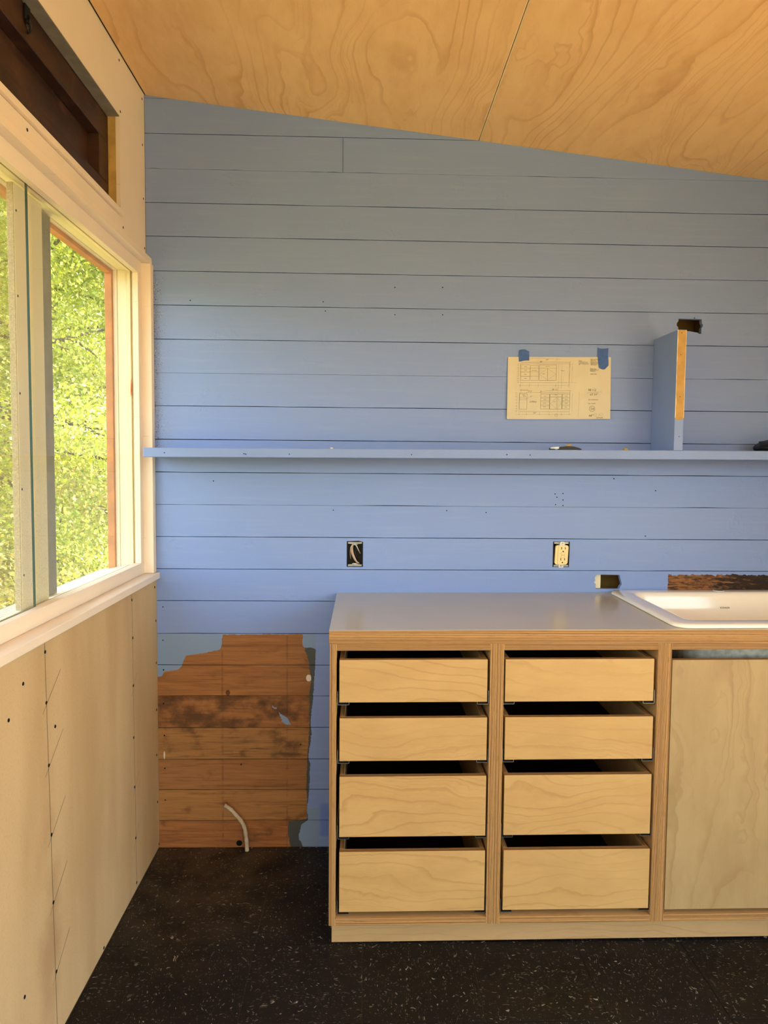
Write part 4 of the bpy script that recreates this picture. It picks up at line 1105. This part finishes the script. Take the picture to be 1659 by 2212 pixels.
for sg in (1, -1):
    bm = bmesh.new(); c = gx(.0015, sg * .0395)
    prism(bm, [(c[0] - .0088, c[1] - sg * .006), (c[0] + .0088, c[1] - sg * .006), (c[0] + .0088, c[1] + sg * .003), (c[0] + .005, c[1] + sg * .0065), (c[0] - .005, c[1] + sg * .0065), (c[0] - .0088, c[1] + sg * .003)], 1, -0.0022, -0.0010); put('strap_ear', bm, 'steel', b2)
    bm = bmesh.new(); add_cyl(bm, (c[0] + .001, -.0021, c[1] - sg * .0005), (0, -1, 0), .0042, .0016, 14, r2=.0034); put('strap_screw', bm, 'steel', b2)
    bm = bmesh.new(); add_box(bm, c[0] - .0028, c[0] + .0046, -.0040, -.0036, c[1] - sg * .0005 - .0005, c[1] - sg * .0005 + .0005); put('screw_slot', bm, 'slot_dark', b2)

# ------------------------------------------------------------------ cut cable rising from the floor
cb = thing('cut_cable', 'thick pale cable stub rising from the floor against bare planks', 'cable', (.312, -0.035, 0.0))
path = spline([(.3145, -.030, .0008), (.3135, -.030, .030), (.3105, -.032, .062), (.3060, -.034, .088), (.2950, -.036, .112), (.2760, -.036, .135), (.2560, -.034, .155), (.2370, -.038, .170)], 6)
bm = bmesh.new(); add_tube(bm, path, [.0072 - .0008 * (i / len(path)) + .0005 * math.sin(i * 1.1) for i in range(len(path))], 12); put('sheath', bm, 'cable_sheath', cb)
end = path[-1]; dr = (path[-1] - path[-2]).normalized(); tt = dr.orthogonal().normalized(); t2 = dr.cross(tt)
bm = bmesh.new(); add_cyl(bm, end + dr * .0002, dr, .0052, .0006, 12); put('cut_end', bm, 'wire_pink', cb)
for a, mt in ((0, 'copper'), (2.1, 'copper'), (4.2, 'wire_black')):
    bm = bmesh.new(); add_cyl(bm, end + dr * .0006 + (tt * math.cos(a) + t2 * math.sin(a)) * .0026, dr, .0015, .0012, 8); put('conductor', bm, mt, cb)

# ------------------------------------------------------------------ the wood outside
bounce_deck = struct('bounce_deck', (1.2, -7.5, -.1))  # unseen pale boards, added to bounce sunlight up to the ceiling
for k in range(36):
    box('bounce_board', -2.2, 5.2, YB - .115 - .142 * (k + 1), YB - .120 - .142 * k, -0.085, -0.05, 'bounce_pale', bounce_deck, 0)
for k in range(22):
    box('bounce_board', XW + .125 + .142 * k, XW + .120 + .142 * (k + 1), YB - .11, 0.4, -0.085, -0.05, 'bounce_pale', bounce_deck, 0)
nrg = np.random.default_rng(11)
bm = bmesh.new()
N = 40
def gz(x, y):
    h = -0.75 + 0.16 * math.sin(x * 1.4) * math.cos(y * .8)
    return h + 0.055 * max(0, (-x - 4) * .5) + 0.035 * max(0, y - 4) if x < 0 else h + 0.035 * max(0, y - 4)
gv = [[bm.verts.new((-26 + 50 * i / N, -26 + 60 * j / N, gz(-26 + 50 * i / N, -26 + 60 * j / N))) for j in range(N + 1)] for i in range(N + 1)]
for i in range(N):
    for j in range(N): bm.faces.new([gv[i][j], gv[i + 1][j], gv[i + 1][j + 1], gv[i][j + 1]])
g = put('ground', bm, 'brush_ground', smooth=True); g['kind'] = 'structure'
def leaves_mesh(name, C, size, mt, parent):
    """one leaf = a folded four-sided blade"""
    n = len(C)
    a = nrg.normal(size=(n, 3)); a /= np.linalg.norm(a, axis=1)[:, None]
    up = np.array([.35, -.25, 1.0]) + nrg.normal(size=(n, 3)) * .75; b = np.cross(a, up); b /= np.linalg.norm(b, axis=1)[:, None]
    nn = np.cross(a, b)
    L = size * nrg.uniform(.7, 1.35, n)[:, None]
    V = np.empty((n, 4, 3)); V[:, 0] = C - a * L; V[:, 1] = C + b * L * .62 + nn * L * .16; V[:, 2] = C + a * L; V[:, 3] = C - b * L * .62 + nn * L * .16
    me = bpy.data.meshes.new(name); me.vertices.add(n * 4); me.vertices.foreach_set('co', V.reshape(-1).astype(np.float32))
    me.loops.add(n * 4); me.loops.foreach_set('vertex_index', np.arange(n * 4, dtype=np.int32))
    me.polygons.add(n); me.polygons.foreach_set('loop_start', np.arange(0, n * 4, 4, dtype=np.int32)); me.polygons.foreach_set('loop_total', np.full(n, 4, dtype=np.int32))
    me.update(calc_edges=True)
    at = me.attributes.new('tone', 'FLOAT', 'POINT'); at.data.foreach_set('value', np.repeat(nrg.random(n), 4).astype(np.float32))
    me.materials.append(MATS[mt])
    o = link_mesh('foliage', me, parent); o.location = Vector((0, 0, 0)) - world_loc(parent); o['kind'] = 'stuff'
    return o
def tree(label, base, height, spread, nclump, nleaf, mt, leaf=.045, lean=(0, 0), trunk_r=.09, low=.25):
    t = thing('tree', label, 'tree', base, 'trees outside the window')
    B = Vector(base); top_ = B + Vector((lean[0], lean[1], height))
    bm = bmesh.new(); rr = random.Random(int(base[0] * 100) + int(base[1] * 37))
    tp = [B + (top_ - B) * k / 8 + Vector((rr.uniform(-.1, .1), rr.uniform(-.1, .1), 0)) * (k / 8 + .1) for k in range(9)]
    add_tube(bm, spline(tp, 3), [trunk_r * (1 - .85 * i / 24) for i in range(25)], 8)
    put('trunk', bm, 'bark', t, smooth=True)
    cl = []
    bmb = bmesh.new()
    for k in range(nclump):
        h = low + (1 - low) * (k + rr.random()) / nclump
        P0 = tp[min(8, int(h * 8))]; ang = rr.uniform(0, 2 * math.pi)
        ln_ = spread * (1.15 - .75 * h) * rr.uniform(.35, 1.0)
        tip = P0 + Vector((math.cos(ang) * ln_, math.sin(ang) * ln_, rr.uniform(-.25, .55) * spread * .5))
        midp = P0 * .5 + tip * .5 + Vector((rr.uniform(-.15, .15), rr.uniform(-.15, .15), rr.uniform(.0, .25)))
        add_tube(bmb, spline([P0, midp, tip], 4), [trunk_r * .34 * (1 - i / 9.5) for i in range(9)], 5)
        cl += [(tip, .9), (midp * .35 + tip * .65, .7)]
    put('branches', bmb, 'bark', t, kind='stuff')
    nleaf = int(nleaf * 1.9); leaf *= .64
    per = nleaf // len(cl); C = []
    for c, s_ in cl:
        d = nrg.normal(size=(per, 3)) * np.array([.42, .42, .26]) * spread * .42 * s_
        C.append(np.array(c) + d)
    leaves_mesh('foliage', np.concatenate(C), leaf, mt, t)
    return t
tree('maple nearest the window with dense bright yellow green leaves', (-2.9, 5.4, -.55), 6.2, 2.3, 34, 26000, 'leaf_bright', .036, (.2, .1), .08, .18)
tree('slender tree with pale trunk behind the nearest maple', (-2.4, 7.6, -.50), 7.4, 2.4, 34, 24000, 'leaf_mid', .040, (-.1, .2), .10, .22)
tree('leaning tree with thick grey trunk farther back among the leaves', (-5.0, 10.2, -.2), 8.8, 3.2, 40, 28000, 'leaf_bright', .050, (1.0, .2), .16, .2)
tree('tall broad tree filling the far side of the view', (-7.2, 12.6, 0.1), 10.0, 3.8, 44, 26000, 'leaf_mid', .06, (.2, 0), .2, .12)
tree('tree beyond the mullion with broad yellow green crown', (-3.9, 4.4, -.55), 5.6, 2.0, 26, 16000, 'leaf_bright', .036, (0, 0), .07, .2)
tree('farthest tree, highest crown at the back of the wood', (-2.6, 15.0, 0.2), 9.6, 4.0, 40, 22000, 'leaf_mid', .07, (0, 0), .2, .08)
tree('farthest wide tree standing behind the broad one', (-10.5, 17.5, 0.6), 11.5, 4.8, 44, 22000, 'leaf_bright', .085, (0, 0), .24, .06)
def shrub(label, base, w, h, n, mt, leaf):
    n = int(n * 1.8); leaf *= .66
    t = thing('shrub', label, 'shrub', base, 'undergrowth outside the window'); B = Vector(base)
    bm = bmesh.new(); rr = random.Random(int(base[1] * 91))
    C = []
    for k in range(16):
        a = rr.uniform(0, 2 * math.pi); e = B + Vector((math.cos(a) * w * rr.uniform(.2, .8), math.sin(a) * w * rr.uniform(.2, .8), h * rr.uniform(.4, 1.0)))
        add_tube(bm, spline([B, B * .5 + e * .5 + Vector((0, 0, .12)), e], 4), [.014 * (1 - i / 10) for i in range(9)], 5)
        C.append(np.array(e) + nrg.normal(size=(n // 16, 3)) * np.array([.3, .3, .24]) * w)
    put('stems', bm, 'bark', t, kind='stuff'); leaves_mesh('foliage', np.concatenate(C), leaf, mt, t)
shrub('low olive green shrub close to the window sill', (-2.0, 3.6, -.65), .9, 1.1, 5000, 'leaf_low', .030)
shrub('yellowish shrub under the nearest maple', (-2.5, 4.6, -.6), 1.0, 1.3, 6000, 'leaf_mid', .032)
shrub('brownish undergrowth shrub behind the yellowish one', (-3.0, 6.4, -.5), 1.3, 1.5, 7000, 'leaf_low', .036)
shrub('low shrub seen through the insect screen', (-2.6, 3.2, -.65), .9, .9, 5000, 'leaf_low', .030)
shrub('far rounded shrub at the foot of the tall broad tree', (-4.4, 9.0, -.3), 1.6, 1.8, 8000, 'leaf_low', .045)
